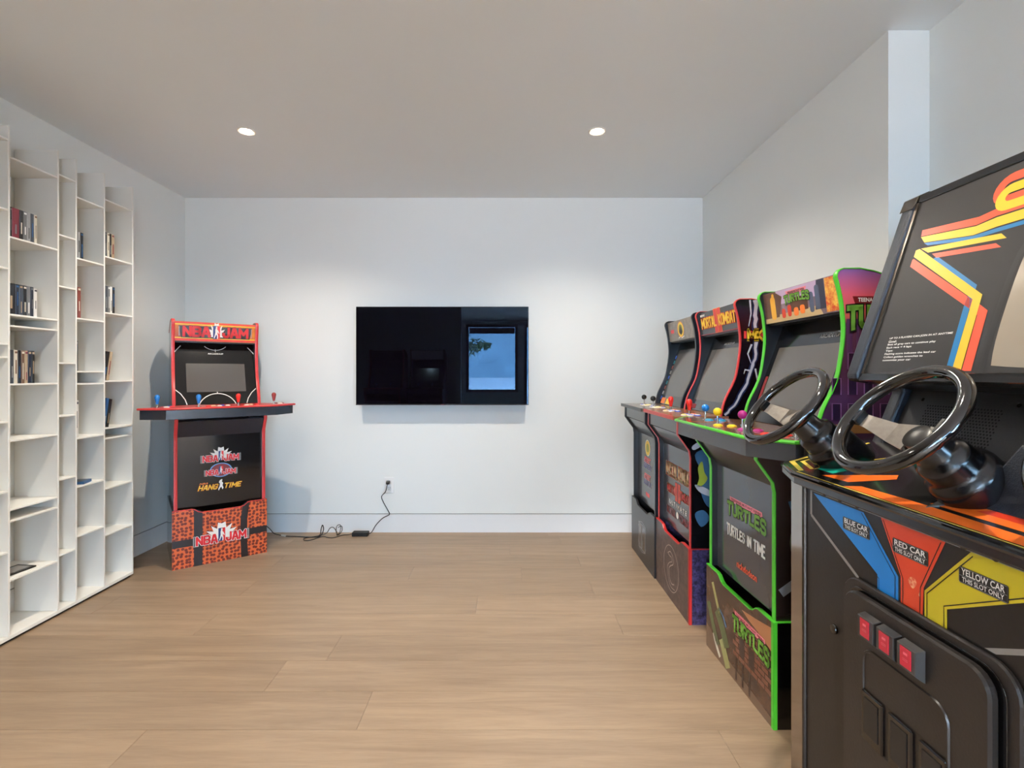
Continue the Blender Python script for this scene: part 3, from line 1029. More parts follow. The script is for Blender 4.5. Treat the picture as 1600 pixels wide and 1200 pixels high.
burst(f, 0, .04, .055, .088, mq, M_WHITE, 2.0)
block_title('team_lettering', 'NBA', f, (-.185, .028, -.042, .1), M_RED, M_DK, mq, .22, .08, layer=3)
block_title('team_lettering', 'JAM', f, (.042, .028, .185, .1), M_RED, M_DK, mq, .22, .08, layer=3)
sport_logo(f, 0, .063, .088, mq)
for s in (-1, 1):
    put_poly('bracket', [(s * .208, .032), (s * .213, .032), (s * .213, .095), (s * .208, .095)], f, M_GRY, mq, 2)
bz = P(nba, 'bezel')
f = F['bezel']
put_poly('court_line', ring2(0, -.04, .110, .115, 24, .25, PI - .25), f, M_WHITE, bz, 1)
put_poly('court_line', [(-.0025, .072), (.0025, .072), (.0025, .095), (-.0025, .095)], f, M_WHITE, bz, 1)
for s in (-1, 1):
    put_poly('court_line', stroke([(s * .235, .105), (s * .205, .075), (s * .182, .035), (s * .172, .0)], .005), f, M_WHITE, bz, 1)
    put_poly('court_line', stroke([(s * .236, .36), (s * .218, .385), (s * .198, .41)], .005), f, M_WHITE, bz, 1)
put_poly('court_line', ring2(0, .47, .085, .089, 14, PI + .75, 2 * PI - .75), f, M_WHITE, bz, 1)
put_poly('court_line', [(-.002, .37), (.002, .37), (.002, .39), (-.002, .39)], f, M_WHITE, bz, 1)
put_text('maker_lettering', 'ARCADE1UP', f, (-.045, .352, .045, .361), M_WHITE, bz, 0.02)
kp = P(nba, 'kick_panel')
f = F['kick']
jam_logo(f, 0, .295, .20, kp)
put_poly('round_emblem', ring2(0, .215, .055, .062, 32, sy=.72), f, mat('print_sky', (110, 160, 210), 0.4), kp, 0.8)
put_poly('round_emblem_field', disc2(0, .215, .054, 28, .72), f, mat('print_deep_red', (120, 22, 26), 0.4), kp, 0.6)
jam_logo(f, 0, .205, .165, kp, star=False)
block_title('game_lettering', 'HANG', f, (-.12, .096, -.02, .128), M_YEL, M_ORG, kp, .15, .1, shear=.1)
block_title('game_lettering', 'TIME', f, (.022, .096, .112, .128), M_YEL, M_ORG, kp, .15, .1, shear=.1)
put_text('game_lettering', 'NBA', f, (-.115, .134, -.07, .143), M_ORG, kp, 0.03, shear=.12)
put_poly('jumping_figure', [(-.006, .15), (.004, .156), (.008, .15), (.004, .142), (.012, .13), (.008, .118), (.014, .1), (.008, .09), (.002, .108), (-.006, .1), (-.012, .085), (-.016, .092), (-.008, .112), (-.006, .128), (-.012, .138)], f, M_WHITE, kp, 4)
rf = P(nba, 'riser_front')
f = F['riser']
M_SEAM = mat('ball_seam', (32, 22, 20), 0.35)
for pg_ in ([[(-.150, .0), (-.105, .0), (-.104, .33), (-.118, .342), (-.15, .353)], [(.150, .0), (.110, .0), (.104, .16), (.106, .25), (.12, .34), (.138, .352), (.158, .353), (.145, .24), (.144, .12)],
                       [(-.262, .130), (-.15, .128), (-.15, .172), (-.262, .174)], [(.262, .140), (.145, .136), (.145, .178), (.262, .18)]]):
    put_poly('ball_seam', pg_, f, M_SEAM, rf, 1)
jam_logo(f, 0, .155, .275, rf)
put_poly('seam_rim', stroke([(-.262, .3535), (-.162, .3535), (-.147, .350), (-.126, .333), (-.105, .3265), (.105, .3265), (.126, .333), (.147, .350), (.162, .3535), (.262, .3535)], .004), f, M_RED, rf, 2)
dk = P(nba, 'deck_overlay')
M_BB, M_RR, M_DR = mat('knob_blue', (28, 120, 196), 0.25), mat('knob_red', (222, 42, 34), 0.25), mat('knob_dark_red', (132, 48, 44), 0.3)
for x, y, m in ((-.335, .0, M_BB), (-.13, -.055, M_BB), (.085, -.055, M_RR), (.305, .0, M_DR)):
    joystick(nba, x, y, .984, 'bat', m)
M_BW, M_BC, M_BY = mat('button_white', (232, 226, 216), 0.3), mat('button_cream', (226, 200, 160), 0.3), mat('button_yellow', (240, 208, 40), 0.3)
M_BBL, M_BR = mat('button_blue', (34, 84, 190), 0.3), mat('button_red', (214, 46, 40), 0.3)
for x, y, m in ((-.29, -.01, M_BW), (-.26, .02, M_BR), (-.27, .055, M_BBL), (-.08, -.06, M_BR), (-.05, -.03, M_BC), (-.02, -.06, M_BW), (.0, -.0, M_BBL), (.03, -.03, M_BW),
                (.13, -.06, M_BW), (.16, -.03, M_BC), (.19, -.06, M_BR), (.345, .0, M_BW), (.36, .03, M_DR), (.325, .045, M_DR)):
    button(nba, x, y, .984, m)

# ---- the three cabinets in a row along the right wall
RZ = -PI / 2
# far one: grey street-fighting game
sf, F = arcade('arcade_cabinet', 'narrow black arcade cabinet with grey emblem marquee, farthest in the right-hand row', (.849, 3.150, 0), RZ, mat('dark_edge_trim', (26, 28, 34), 0.3),
               mat('cabinet_side_blueblack', (24, 30, 40), 0.3), mat('riser_black', (36, 36, 39), 0.3), M_BLACK, mat('deck_taupe', (120, 108, 98), 0.22), speckle_mat('marquee_grey_marble', (112, 104, 96), (142, 132, 120), 30), False, screen=(-.2, .06, .2, .38))
mq, f = P(sf, 'marquee'), F['marquee']
put_poly('emblem', ring2(0, .066, .036, .052, 24, sy=.9), f, M_YEL, mq, 1)
put_poly('emblem_core', disc2(0, .068, .034, 18, .9), f, mat('print_olive', (150, 150, 40), 0.4), mq, 1)
put_poly('emblem_wings', [[(-.03, .05), (-.005, .095), (.0, .06), (.005, .095), (.03, .05), (0, .03)]], f, M_DK, mq, 2)
put_poly('emblem_rim', ring2(0, .066, .052, .056, 24, sy=.9), f, M_ORG, mq, 2)
put_poly('emblem_scroll', stroke([(-.05, .014), (-.02, .022), (.01, .013), (.05, .022)], .006), f, M_WHITE, mq, 1)
put_poly('tag', [(-.185, .052), (-.125, .052), (-.125, .075), (-.185, .075)], f, M_RED, mq, 1)
bz, f = P(sf, 'bezel'), F['bezel']
for i in range(9):
    m = (M_BLUE, M_GRY, mat('print_brick', (130, 60, 40), 0.4), mat('print_teal', (40, 120, 130), 0.4))[i % 4]
    put_poly('portrait_patch', rrect(-.232, .03 + i * .036, -.206, .055 + i * .036, .006, 2), f, m, bz, 1)
put_poly('instruction_patch', [[(-.2, .005), (-.12, .005), (-.12, .045), (-.2, .045)]], f, M_ORG, bz, 1)
put_poly('instruction_patch', [[(-.1, .005), (-.02, .005), (-.02, .04), (-.1, .04)]], f, M_YEL, bz, 1)
kp, f = P(sf, 'kick_panel'), F['kick']
put_poly('emblem', ring2(.0, .36, .03, .052, 24, sy=.9), f, M_YEL, kp, 1)
put_poly('emblem_core', disc2(0, .36, .03, 18, .9), f, mat('print_olive', (150, 150, 40), 0.4), kp, 1)
put_poly('emblem_rim', ring2(0, .36, .052, .058, 24, sy=.9), f, M_WHITE, kp, 2)
for v in (.235, .13):
    two_tone('game_lettering', 'STREET', f, (-.07, v + .03, .06, v + .062), M_RED, M_WHITE, kp, 0.04, 0.05, shear=.1)
    two_tone('game_lettering', 'FIGHTER II', f, (-.075, v - .008, .08, v + .024), mat('print_deep_blue', (40, 60, 140), 0.4), M_WHITE, kp, 0.03, 0.05, shear=.1)
put_poly('tag', [(-.04, .052), (.04, .052), (.04, .076), (-.04, .076)], f, M_RED, kp, 1)
rf, f = P(sf, 'riser_front'), F['riser']
two_tone('numeral', 'II', f, (-.055, .09, .055, .22), M_CHAR, M_GRY, rf, 0.05, 0.03)
put_poly('numeral_line', stroke([(-.09, .20), (-.07, .235), (.0, .25), (.08, .235), (.09, .20)], .005) + stroke([(-.09, .11), (-.06, .07), (.0, .06), (.07, .075), (.09, .11)], .005), f, M_GRY, rf, 1)
for x, y in ((-.10, .04), (.10, .04)):
    joystick(sf, x, y, .984, 'ball', M_BLACKG)
for bx in (-.045, .165):
    for i in range(3):
        for j in range(2):
            button(sf, bx + i * .032 - .02, .02 + j * .036 + i * .005, .984, (M_BBL, M_BW, M_BY)[(i + j) % 3], M_BW)

# middle one: red-trimmed fighting game with lightning on its side
M_MK2 = speckle_mat('riser_stone', (52, 40, 40), (92, 72, 68), 26)
mk2, F = arcade('arcade_cabinet', 'red-trimmed black arcade cabinet with lightning on its side, middle of the right-hand row', (.857, 2.617, 0), RZ, M_REDT, mat('side_art_black', (12, 12, 16), 0.2, coat=0.3),
                M_MK2, speckle_mat('riser_side_galaxy', (24, 22, 38), (84, 74, 118), 55), mat('deck_stone', (140, 92, 66), 0.22), mat('marquee_slate', (42, 42, 44), 0.25), False, riser_trim=M_REDT, screen=(-.2, .06, .2, .355))
mq, f = P(mk2, 'marquee'), F['marquee']
two_tone('numeral', 'II', f, (-.028, .014, .034, .12), mat('numeral_red', (196, 44, 40), 0.4), mat('numeral_glow', (232, 130, 60), 0.4), mq, 0.05, 0.02, layer=1)
block_title('title_lettering', 'MORTAL', f, (-.205, .038, -.018, .096), M_YEL, mat('print_fire', (204, 60, 30), 0.4), mq, .16, .12, layer=3)
block_title('title_lettering', 'KOMBAT', f, (.02, .038, .205, .096), M_YEL, mat('print_fire', (204, 60, 30), 0.4), mq, .16, .12, layer=3)
put_text('maker_lettering', 'MIDWAY', f, (-.215, .105, -.155, .117), M_WHITE, mq, 0.03)
put_poly('lower_border', [(-.236, .0), (.236, .0), (.236, .006), (-.236, .006)], f, mat('print_deep_red', (120, 22, 26), 0.4), mq, 1)
bz, f = P(mk2, 'bezel'), F['bezel']
put_poly('bezel_header', [(-.2, .36), (.2, .36), (.2, .40), (-.2, .40)], f, M_CHAR, bz, 1)
put_text('maker_lettering', 'ARCADE1UP', f, (-.06, .375, .06, .386), M_WHITE, bz, 0.02)
put_poly('instruction_patch', [(-.22, .01), (-.14, .01), (-.14, .035), (-.22, .035)], f, mat('print_deep_red', (120, 22, 26), 0.4), bz, 1)
put_poly('instruction_patch', [(-.08, .01), (.1, .01), (.1, .045), (-.08, .045)], f, M_CHAR, bz, 1)
kp, f = P(mk2, 'kick_panel'), F['kick']
M_FIRE, M_SAND = mat('print_fire', (204, 60, 30), 0.4), mat('print_sand', (220, 184, 132), 0.4)
def drip(a, b):
    return a, b - 0.0
block_title('title_lettering', 'MORTAL', f, (-.185, .268, -.01, .342), M_SAND, M_FIRE, kp, .15, .08)
block_title('title_lettering', 'KOMBAT', f, (.012, .268, .185, .342), M_SAND, M_FIRE, kp, .15, .08)
two_tone('numeral', 'II', f, (-.03, .16, .03, .245), M_FIRE, M_DK, kp, 0.05, 0.02, layer=1)
block_title('title_lettering', 'MORTAL', f, (-.165, .178, -.028, .224), M_RED, M_SAND, kp, .16, .08, layer=3)
block_title('title_lettering', 'KOMBAT', f, (.028, .178, .165, .224), M_RED, M_SAND, kp, .16, .08, layer=3)
put_text('title_lettering', 'U L T I M A T E', f, (-.13, .118, .13, .142), M_WHITE, kp, 0.02)
two_tone('title_lettering', 'MORTAL', f, (-.17, .06, -.03, .1), mat('print_deep_red', (120, 22, 26), 0.4), M_GRY, kp, 0.02, 0.02)
two_tone('title_lettering', 'KOMBAT', f, (.03, .06, .17, .1), mat('print_deep_red', (120, 22, 26), 0.4), M_GRY, kp, 0.02, 0.02)
put_poly('emblem', disc2(0, .085, .018, 18), f, M_WHITE, kp, 4)
rf, f = P(mk2, 'riser_front'), F['riser']
M_LINE = mat('print_pale_line', (176, 160, 152), 0.4)
put_poly('dragon_emblem', ring2(0, .165, .115, .119, 40), f, M_LINE, rf, 1)
put_poly('dragon_emblem', stroke(catmull([(-.05, .23), (-.01, .25), (.03, .235), (.035, .20), (.0, .18), (-.03, .155), (-.025, .115), (.01, .09), (.05, .10)], 4), .005)
         + stroke(catmull([(-.05, .23), (-.02, .225), (.01, .225), (.015, .205), (-.02, .19), (-.055, .155), (-.04, .10), (.0, .07), (.06, .075)], 4), .004), f, M_LINE, rf, 1)
sd, f = [c for c in mk2.children if c.name.startswith('side_panel')][1], F['side']
M_BOLT, M_GLOW = mat('bolt_white', (206, 206, 214), 0.3), mat('bolt_blue', (22, 34, 72), 0.3)
b1_ = [(.316, 1.535), (.318, 1.46), (.319, 1.409), (.319, 1.334), (.319, 1.258), (.298, 1.207), (.273, 1.137), (.243, 1.083), (.212, 1.031), (.171, .99)]
rj = random.Random(11)
b2_ = []
for k_ in range(len(b1_) - 1):
    for q_ in range(3):
        a_, c_ = b1_[k_], b1_[k_ + 1]
        b2_.append((a_[0] + (c_[0] - a_[0]) * q_ / 3 + rj.uniform(-.005, .005), a_[1] + (c_[1] - a_[1]) * q_ / 3 + rj.uniform(-.004, .004)))
b2_.append(b1_[-1])
N_ = len(b2_)
put_poly('lightning_glow', stroke(b2_, [.034 - .012 * k_ / N_ for k_ in range(N_)]), f, M_GLOW, sd, 1)
put_poly('lightning_bolt', stroke(b2_, [(.021 - .012 * k_ / N_) * rj.uniform(.75, 1.1) for k_ in range(N_)]), f, M_BOLT, sd, 2)
for pts in ([(.291, 1.535), (.296, 1.47), (.285, 1.41)], [(.299, 1.325), (.281, 1.28), (.296, 1.235)], [(.316, 1.21), (.33, 1.14), (.29, 1.06), (.285, 1.03)], [(.29, 1.2), (.268, 1.205), (.262, 1.185)]):
    put_poly('lightning_bolt', stroke(pts, [.009, .007, .003, .003][:len(pts)]), f, M_BOLT, sd, 2)
put_poly('title_bar', [(.262, 1.352), (.366, 1.352), (.366, 1.388), (.262, 1.388)], f, mat('numeral_red', (196, 44, 40), 0.4), sd, 3)
block_title('title_lettering', 'MK', f, (.282, 1.340, .352, 1.400), M_YEL, M_DK, sd, .18, .1, layer=4)
# cool coloured shapes of the lower side print
put_poly('side_print', blob([(.03, .80), (.09, .83), (.16, .82), (.20, .70), (.17, .58), (.10, .55), (.06, .62), (.07, .70)]), f, mat('print_steel_blue', (60, 98, 132), 0.3), sd, 1)
put_poly('side_print', blob([(.02, .845), (.09, .885), (.10, .87), (.03, .825)]), f, M_BOLT, sd, 2)
put_poly('side_print', blob([(.045, .74), (.065, .77), (.075, .72), (.09, .69), (.07, .66), (.04, .65), (.05, .69)]), f, mat('print_lime', (170, 176, 60), 0.35), sd, 2)
put_poly('side_print', blob([(.03, .66), (.09, .64), (.13, .60), (.06, .62)]), f, M_BOLT, sd, 2)
put_poly('side_print', blob([(.03, .52), (.07, .54), (.10, .50), (.06, .46)]), f, mat('print_steel_blue', (60, 98, 132), 0.3), sd, 2)
for x in (-.14, .14):
    joystick(mk2, x, .045, .984, 'bat', M_RR)
for bx in (-.085, .195):
    for i, (dx, dy, m) in enumerate(((-.03, .0, M_BBL), (.0, -.02, M_BY), (.0, .018, M_BW), (.03, .0, M_BBL), (.03, .035, M_BW), (-.03, .036, M_BR))):
        button(mk2, bx + dx, .02 + dy, .984, m, M_BW if m is not M_BW else M_BBL)

# near one: green-trimmed four-player game
M_SUNSET = side_mat('side_art_sunset', [(0.0, (26, 20, 18)), (0.6, (48, 34, 30)), (0.95, (70, 50, 44)), (1.03, (78, 48, 84)), (1.38, (104, 60, 86)), (1.41, (226, 104, 90)), (1.475, (220, 92, 108)), (1.56, (132, 92, 150))])
M_ALLEY = speckle_mat('alley_print', (58, 42, 34), (96, 68, 52), 9, 0.25)
tm, F = arcade('arcade_cabinet', 'green-trimmed four-player arcade cabinet with sunset side art, nearest in the right-hand row', (.878, 1.923, 0), RZ + math.radians(1.6), M_GREENT, M_SUNSET, M_ALLEY, M_BLACKG,
               mat('deck_brown', (118, 84, 66), 0.14, coat=0.4), speckle_mat('marquee_street', (96, 84, 92), (172, 140, 150), 5), True, riser_trim=M_GREENT, kick=mat('kick_gloss_grey', (66, 66, 70), 0.14, coat=0.4),
               deck_front=mat('deck_board_grey', (70, 66, 64), 0.25), screen=(-.2, .05, .2, .33))
M_LIME, M_PINK = mat('print_turtle_green', (118, 172, 62), 0.4), mat('print_pink', (232, 130, 140), 0.4)
def arch(k, k2=0.0):
    return lambda a, b: (a, b * (1 + k2 * abs(a - .5) * 2) - k * (2 * a - 1) ** 2)
mq, f = P(tm, 'marquee'), F['marquee']
put_poly('street_sky', [(-.13, .07), (.14, .07), (.15, .126), (-.14, .126)], f, mat('print_lilac', (190, 166, 196), 0.35), mq, 0.6)
put_poly('street_ground', [(-.236, 0), (.14, 0), (.12, .035), (-.236, .028)], f, mat('print_straw', (196, 168, 120), 0.35), mq, 0.7)
put_poly('building', [[(-.05, .03), (.06, .03), (.06, .085), (-.05, .085)], [(-.236, .02), (-.20, .02), (-.20, .126), (-.236, .126)], [(-.2, .02), (-.13, .02), (-.1, .10), (-.15, .126), (-.2, .126)]], f, mat('print_umber', (96, 64, 48), 0.35), mq, 0.9)
put_poly('building', [[(.10, .02), (.16, .02), (.16, .126), (.12, .126)]], f, mat('print_dusk', (58, 58, 74), 0.35), mq, 1.0)
put_poly('colour_patch', [rrect(-.185, .012, -.15, .108, .014, 3), rrect(-.172, .09, -.155, .12, .007, 3)], f, mat('print_amber', (230, 168, 50), 0.35), mq, 1.4)
put_poly('colour_patch', [rrect(-.11, .012, -.085, .05, .01, 3), rrect(-.07, .014, -.045, .06, .01, 3)], f, mat('print_fire', (204, 60, 30), 0.4), mq, 1.4)
put_poly('colour_patch', [rrect(-.03, .012, .0, .045, .01, 3), rrect(.01, .016, .04, .05, .01, 3)], f, M_ORG, mq, 1.4)
put_poly('colour_patch', [rrect(.07, .014, .095, .09, .01, 3), rrect(.105, .02, .13, .11, .01, 3)], f, mat('print_slate', (84, 92, 112), 0.35), mq, 1.4)
put_poly('fire_panel', [(.16, .004), (.234, .004), (.234, .124), (.165, .124)], f, speckle_mat('fire_print', (200, 70, 34), (240, 200, 90), 40), mq, 1.2)
put_poly('banner', [(-.065, .1), (.055, .1), (.062, .116), (-.072, .116)], f, M_PINK, mq, 2)
put_text('banner_lettering', 'TEENAGE MUTANT NINJA', f, (-.058, .103, .05, .112), M_DK, mq, 0.03, 3)
block_title('title_lettering', 'TURTLES', f, (-.082, .070, .072, .1), M_LIME, M_DK, mq, .22, .12, layer=3, warp=arch(.25, .25))
bz, f = P(tm, 'bezel'), F['bezel']
put_text('maker_lettering', 'ARCADE1UP', f, (.05, .355, .16, .37), M_GRY, bz, 0.02)
put_poly('instruction_patch', [(-.225, .08), (-.205, .08), (-.205, .2), (-.225, .2)], f, mat('print_deep_red', (120, 22, 26), 0.4), bz, 1)
kp, f = P(tm, 'kick_panel'), F['kick']
put_poly('banner', [(-.115, .308), (.13, .308), (.125, .328), (-.12, .328)], f, M_PINK, kp, 1)
put_text('banner_lettering', 'TEENAGE MUTANT NINJA', f, (-.108, .312, .12, .324), mat('print_deep_red', (120, 22, 26), 0.4), kp, 0.03, 2)
block_title('title_lettering', 'TURTLES', f, (-.135, .258, .15, .305), M_LIME, M_DK, kp, .22, .12, layer=2, warp=arch(.22, .3))
block_title('game_lettering', 'TURTLES IN TIME', f, (-.14, .172, .145, .212), M_WHITE, None, kp, .18, warp=arch(.15, .25))
put_text('maker_lettering', 'nickelodeon', f, (-.06, .062, .09, .088), mat('print_vermilion', (226, 80, 44), 0.4), kp, 0.02, 2)
rf, f = P(tm, 'riser_front'), F['riser']
# brick street print behind the lettering
M_BR1, M_BR2 = mat('print_brick_red', (112, 66, 48), 0.3), mat('print_brick_shadow', (52, 36, 30), 0.3)
bricks = []
for r_ in range(9):
    for c_ in range(6):
        x = -.02 + c_ * .046 + (.023 if r_ % 2 else 0)
        z = .10 + r_ * .02
        if x + .042 < .258:
            bricks.append([(x, z), (x + .042, z), (x + .042, z + .016), (x, z + .016)])
put_poly('brick_print', bricks, f, M_BR1, rf, 0.7)
for w_ in ([[(.03, .12), (.07, .12), (.07, .19), (.03, .19)], [(.10, .12), (.14, .12), (.14, .19), (.10, .19)], [(.0, .01), (.012, .01), (.012, .1), (.0, .1)], [(.05, .01), (.062, .01), (.062, .1), (.05, .1)], [(.1, .01), (.112, .01), (.112, .1), (.1, .1)]]):
    put_poly('window_print', w_, f, M_BR2, rf, 1)
put_poly('pavement_print', [(-.262, 0), (.262, 0), (.262, .03), (-.05, .05), (-.262, .1)], f, mat('print_pavement', (108, 84, 66), 0.3), rf, 0.6)
for pts_, w_, m_ in (([(-.20, .30), (-.17, .25), (-.13, .19)], .022, mat('print_khaki', (150, 146, 92), 0.3)), ([(-.24, .20), (-.20, .13), (-.15, .06)], .034, mat('print_moss', (84, 92, 58), 0.3)),
                     ([(-.16, .20), (-.11, .15), (-.07, .09)], .05, mat('print_moss', (84, 92, 58), 0.3)), ([(-.12, .10), (-.09, .06), (-.06, .015)], .045, mat('print_khaki', (150, 146, 92), 0.3)),
                     ([(-.19, .09), (-.16, .05), (-.13, .02)], .02, mat('print_bone', (206, 198, 178), 0.3)), ([(-.15, .215), (-.11, .205), (-.075, .17)], .012, mat('print_steel_blue', (60, 98, 132), 0.3))):
    put_poly('colour_patch', stroke(catmull(pts_, 3), w_), f, m_, rf, 1)
put_poly('dusk_print', [(.05, .30), (.15, .315), (.258, .335), (.258, .25), (.2, .27), (.1, .285)], f, mat('print_dusk_orange', (170, 110, 70), 0.3), rf, 0.8)
put_poly('banner', [(.0, .252), (.215, .252), (.21, .272), (-.005, .272)], f, M_PINK, rf, 2)
put_text('banner_lettering', 'TEENAGE MUTANT NINJA', f, (.006, .256, .206, .268), mat('print_deep_red', (120, 22, 26), 0.4), rf, 0.03, 3)
block_title('title_lettering', 'TURTLES', f, (-.015, .198, .235, .25), M_LIME, M_DK, rf, .22, .12, layer=3, warp=arch(.22, .3))
sd, f = [c for c in tm.children if c.name.startswith('side_panel')][1], F['side']
put_poly('banner', [(.285, 1.418), (.50, 1.418), (.49, 1.446), (.275, 1.446)], f, mat('print_deep_red', (120, 22, 26), 0.4), sd, 1)
put_text('banner_lettering', 'TEENAGE MUTANT NINJA', f, (.294, 1.424, .485, 1.441), M_WHITE, sd, 0.03, 2)
block_title('title_lettering', 'TURTLES', f, (.262, 1.345, .525, 1.412), M_LIME, M_DK, sd, .22, .12, layer=3, warp=arch(.25, .3))
M_TOWN, M_TOWN2 = mat('print_violet', (96, 56, 100), 0.3), mat('print_dark_violet', (44, 28, 54), 0.3)
put_poly('building', [[(.255, 1.2), (.275, 1.2), (.275, 1.37), (.255, 1.37)], [(.288, 1.2), (.298, 1.2), (.298, 1.37), (.288, 1.37)], [(.33, 1.2), (.36, 1.2), (.36, 1.34), (.33, 1.34)]], f, M_TOWN, sd, 1)
wins = []
for r_ in range(3):
    for c_ in range(5):
        x, z = .205 + c_ * .055, 1.03 + r_ * .085
        if x > .20 + .03 * (r_ > 1):
            wins.append([(x, z), (x + .03, z), (x + .03, z + .055), (x, z + .055)])
for w_ in wins:
    put_poly('window_print', w_, f, M_TOWN2, sd, 1)
put_poly('window_frame_print', [q for w_ in wins for q in stroke([w_[0], w_[3], w_[2], w_[1]], .004)], f, mat('print_mauve', (140, 92, 140), 0.3), sd, 1.5)
put_poly('lit_ground_print', [(.14, .985), (.5, .985), (.5, 1.015), (.16, 1.015)], f, mat('print_ochre', (150, 104, 60), 0.3), sd, 1)
put_poly('colour_patch', [disc2(.13, .62, .07, 20, 1.2)], f, mat('print_moss', (84, 92, 58), 0.3), sd, 1)
put_poly('colour_patch', [stroke([(.06, .74), (.12, .76), (.2, .74)], .035)[0], stroke([(.06, .74), (.12, .76), (.2, .74)], .035)[1]], f, mat('print_steel_blue', (60, 98, 132), 0.3), sd, 2)
put_poly('colour_patch', stroke([(.03, .45), (.1, .50), (.2, .52)], .03), f, M_GRY, sd, 2)
for x, y, m in ((-.292, .008, M_BB), (-.066, -.04, mat('knob_yellow', (236, 198, 30), 0.25)), (.074, -.01, mat('knob_magenta', (168, 32, 120), 0.25)), (.352, .02, M_RR)):
    joystick(tm, x, y, .984, 'ball', m)
M_TEAL_B, M_MAG = mat('button_teal', (40, 150, 190), 0.3), mat('button_magenta', (176, 44, 130), 0.3)
for x, y, m in ((-.235, .0, M_TEAL_B), (-.205, .04, M_TEAL_B), (-.018, -.06, M_BY), (.012, -.02, M_BY), (-.02, .05, M_TEAL_B), (.135, -.04, M_MAG), (.165, .0, M_MAG), (.27, -.03, M_BR), (.30, .02, M_BR), (-.27, .06, M_BBL)):
    button(tm, x, y, .984, m, r=.0145)
dk, f = P(tm, 'deck_overlay'), F['deck']
M_DO = mat('print_deck_orange', (196, 96, 56), 0.25)
for x in (-.19, .04, .24):
    put_poly('deck_print', stroke([(x, -.10), (x + .03, -.05), (x + .01, .0), (x + .05, .05)], .012), f, M_DO, dk, 1)

# ---- two more cabinets behind the camera, seen only mirrored in the television
for k, (x, lb, mm) in enumerate(((-1.78, 'dark arcade cabinet behind the camera, mirrored at left in the television', M_BLACK),
                                 (-1.18, 'arcade cabinet with pale marquee behind the camera, mirrored in the television', mat('marquee_pale', (206, 190, 196), 0.4)))):
    c, F = arcade('arcade_cabinet', lb, (x, 0.16, 0), PI, (M_REDT, M_BLACK)[k], M_BLACK, M_BLACKG, M_BLACK, mat('deck_taupe', (120, 108, 98), 0.22), mm, False, bezel=M_BLACKM, screen=(-.17, .1, .17, .3))
    for s in (-.1, .1):
        joystick(c, s, .04, .984, 'ball', M_BB)
    for i in range(4):
        button(c, -.05 + .03 * i, .0, .984, (M_BW, M_BR, M_BY, M_BBL)[i])

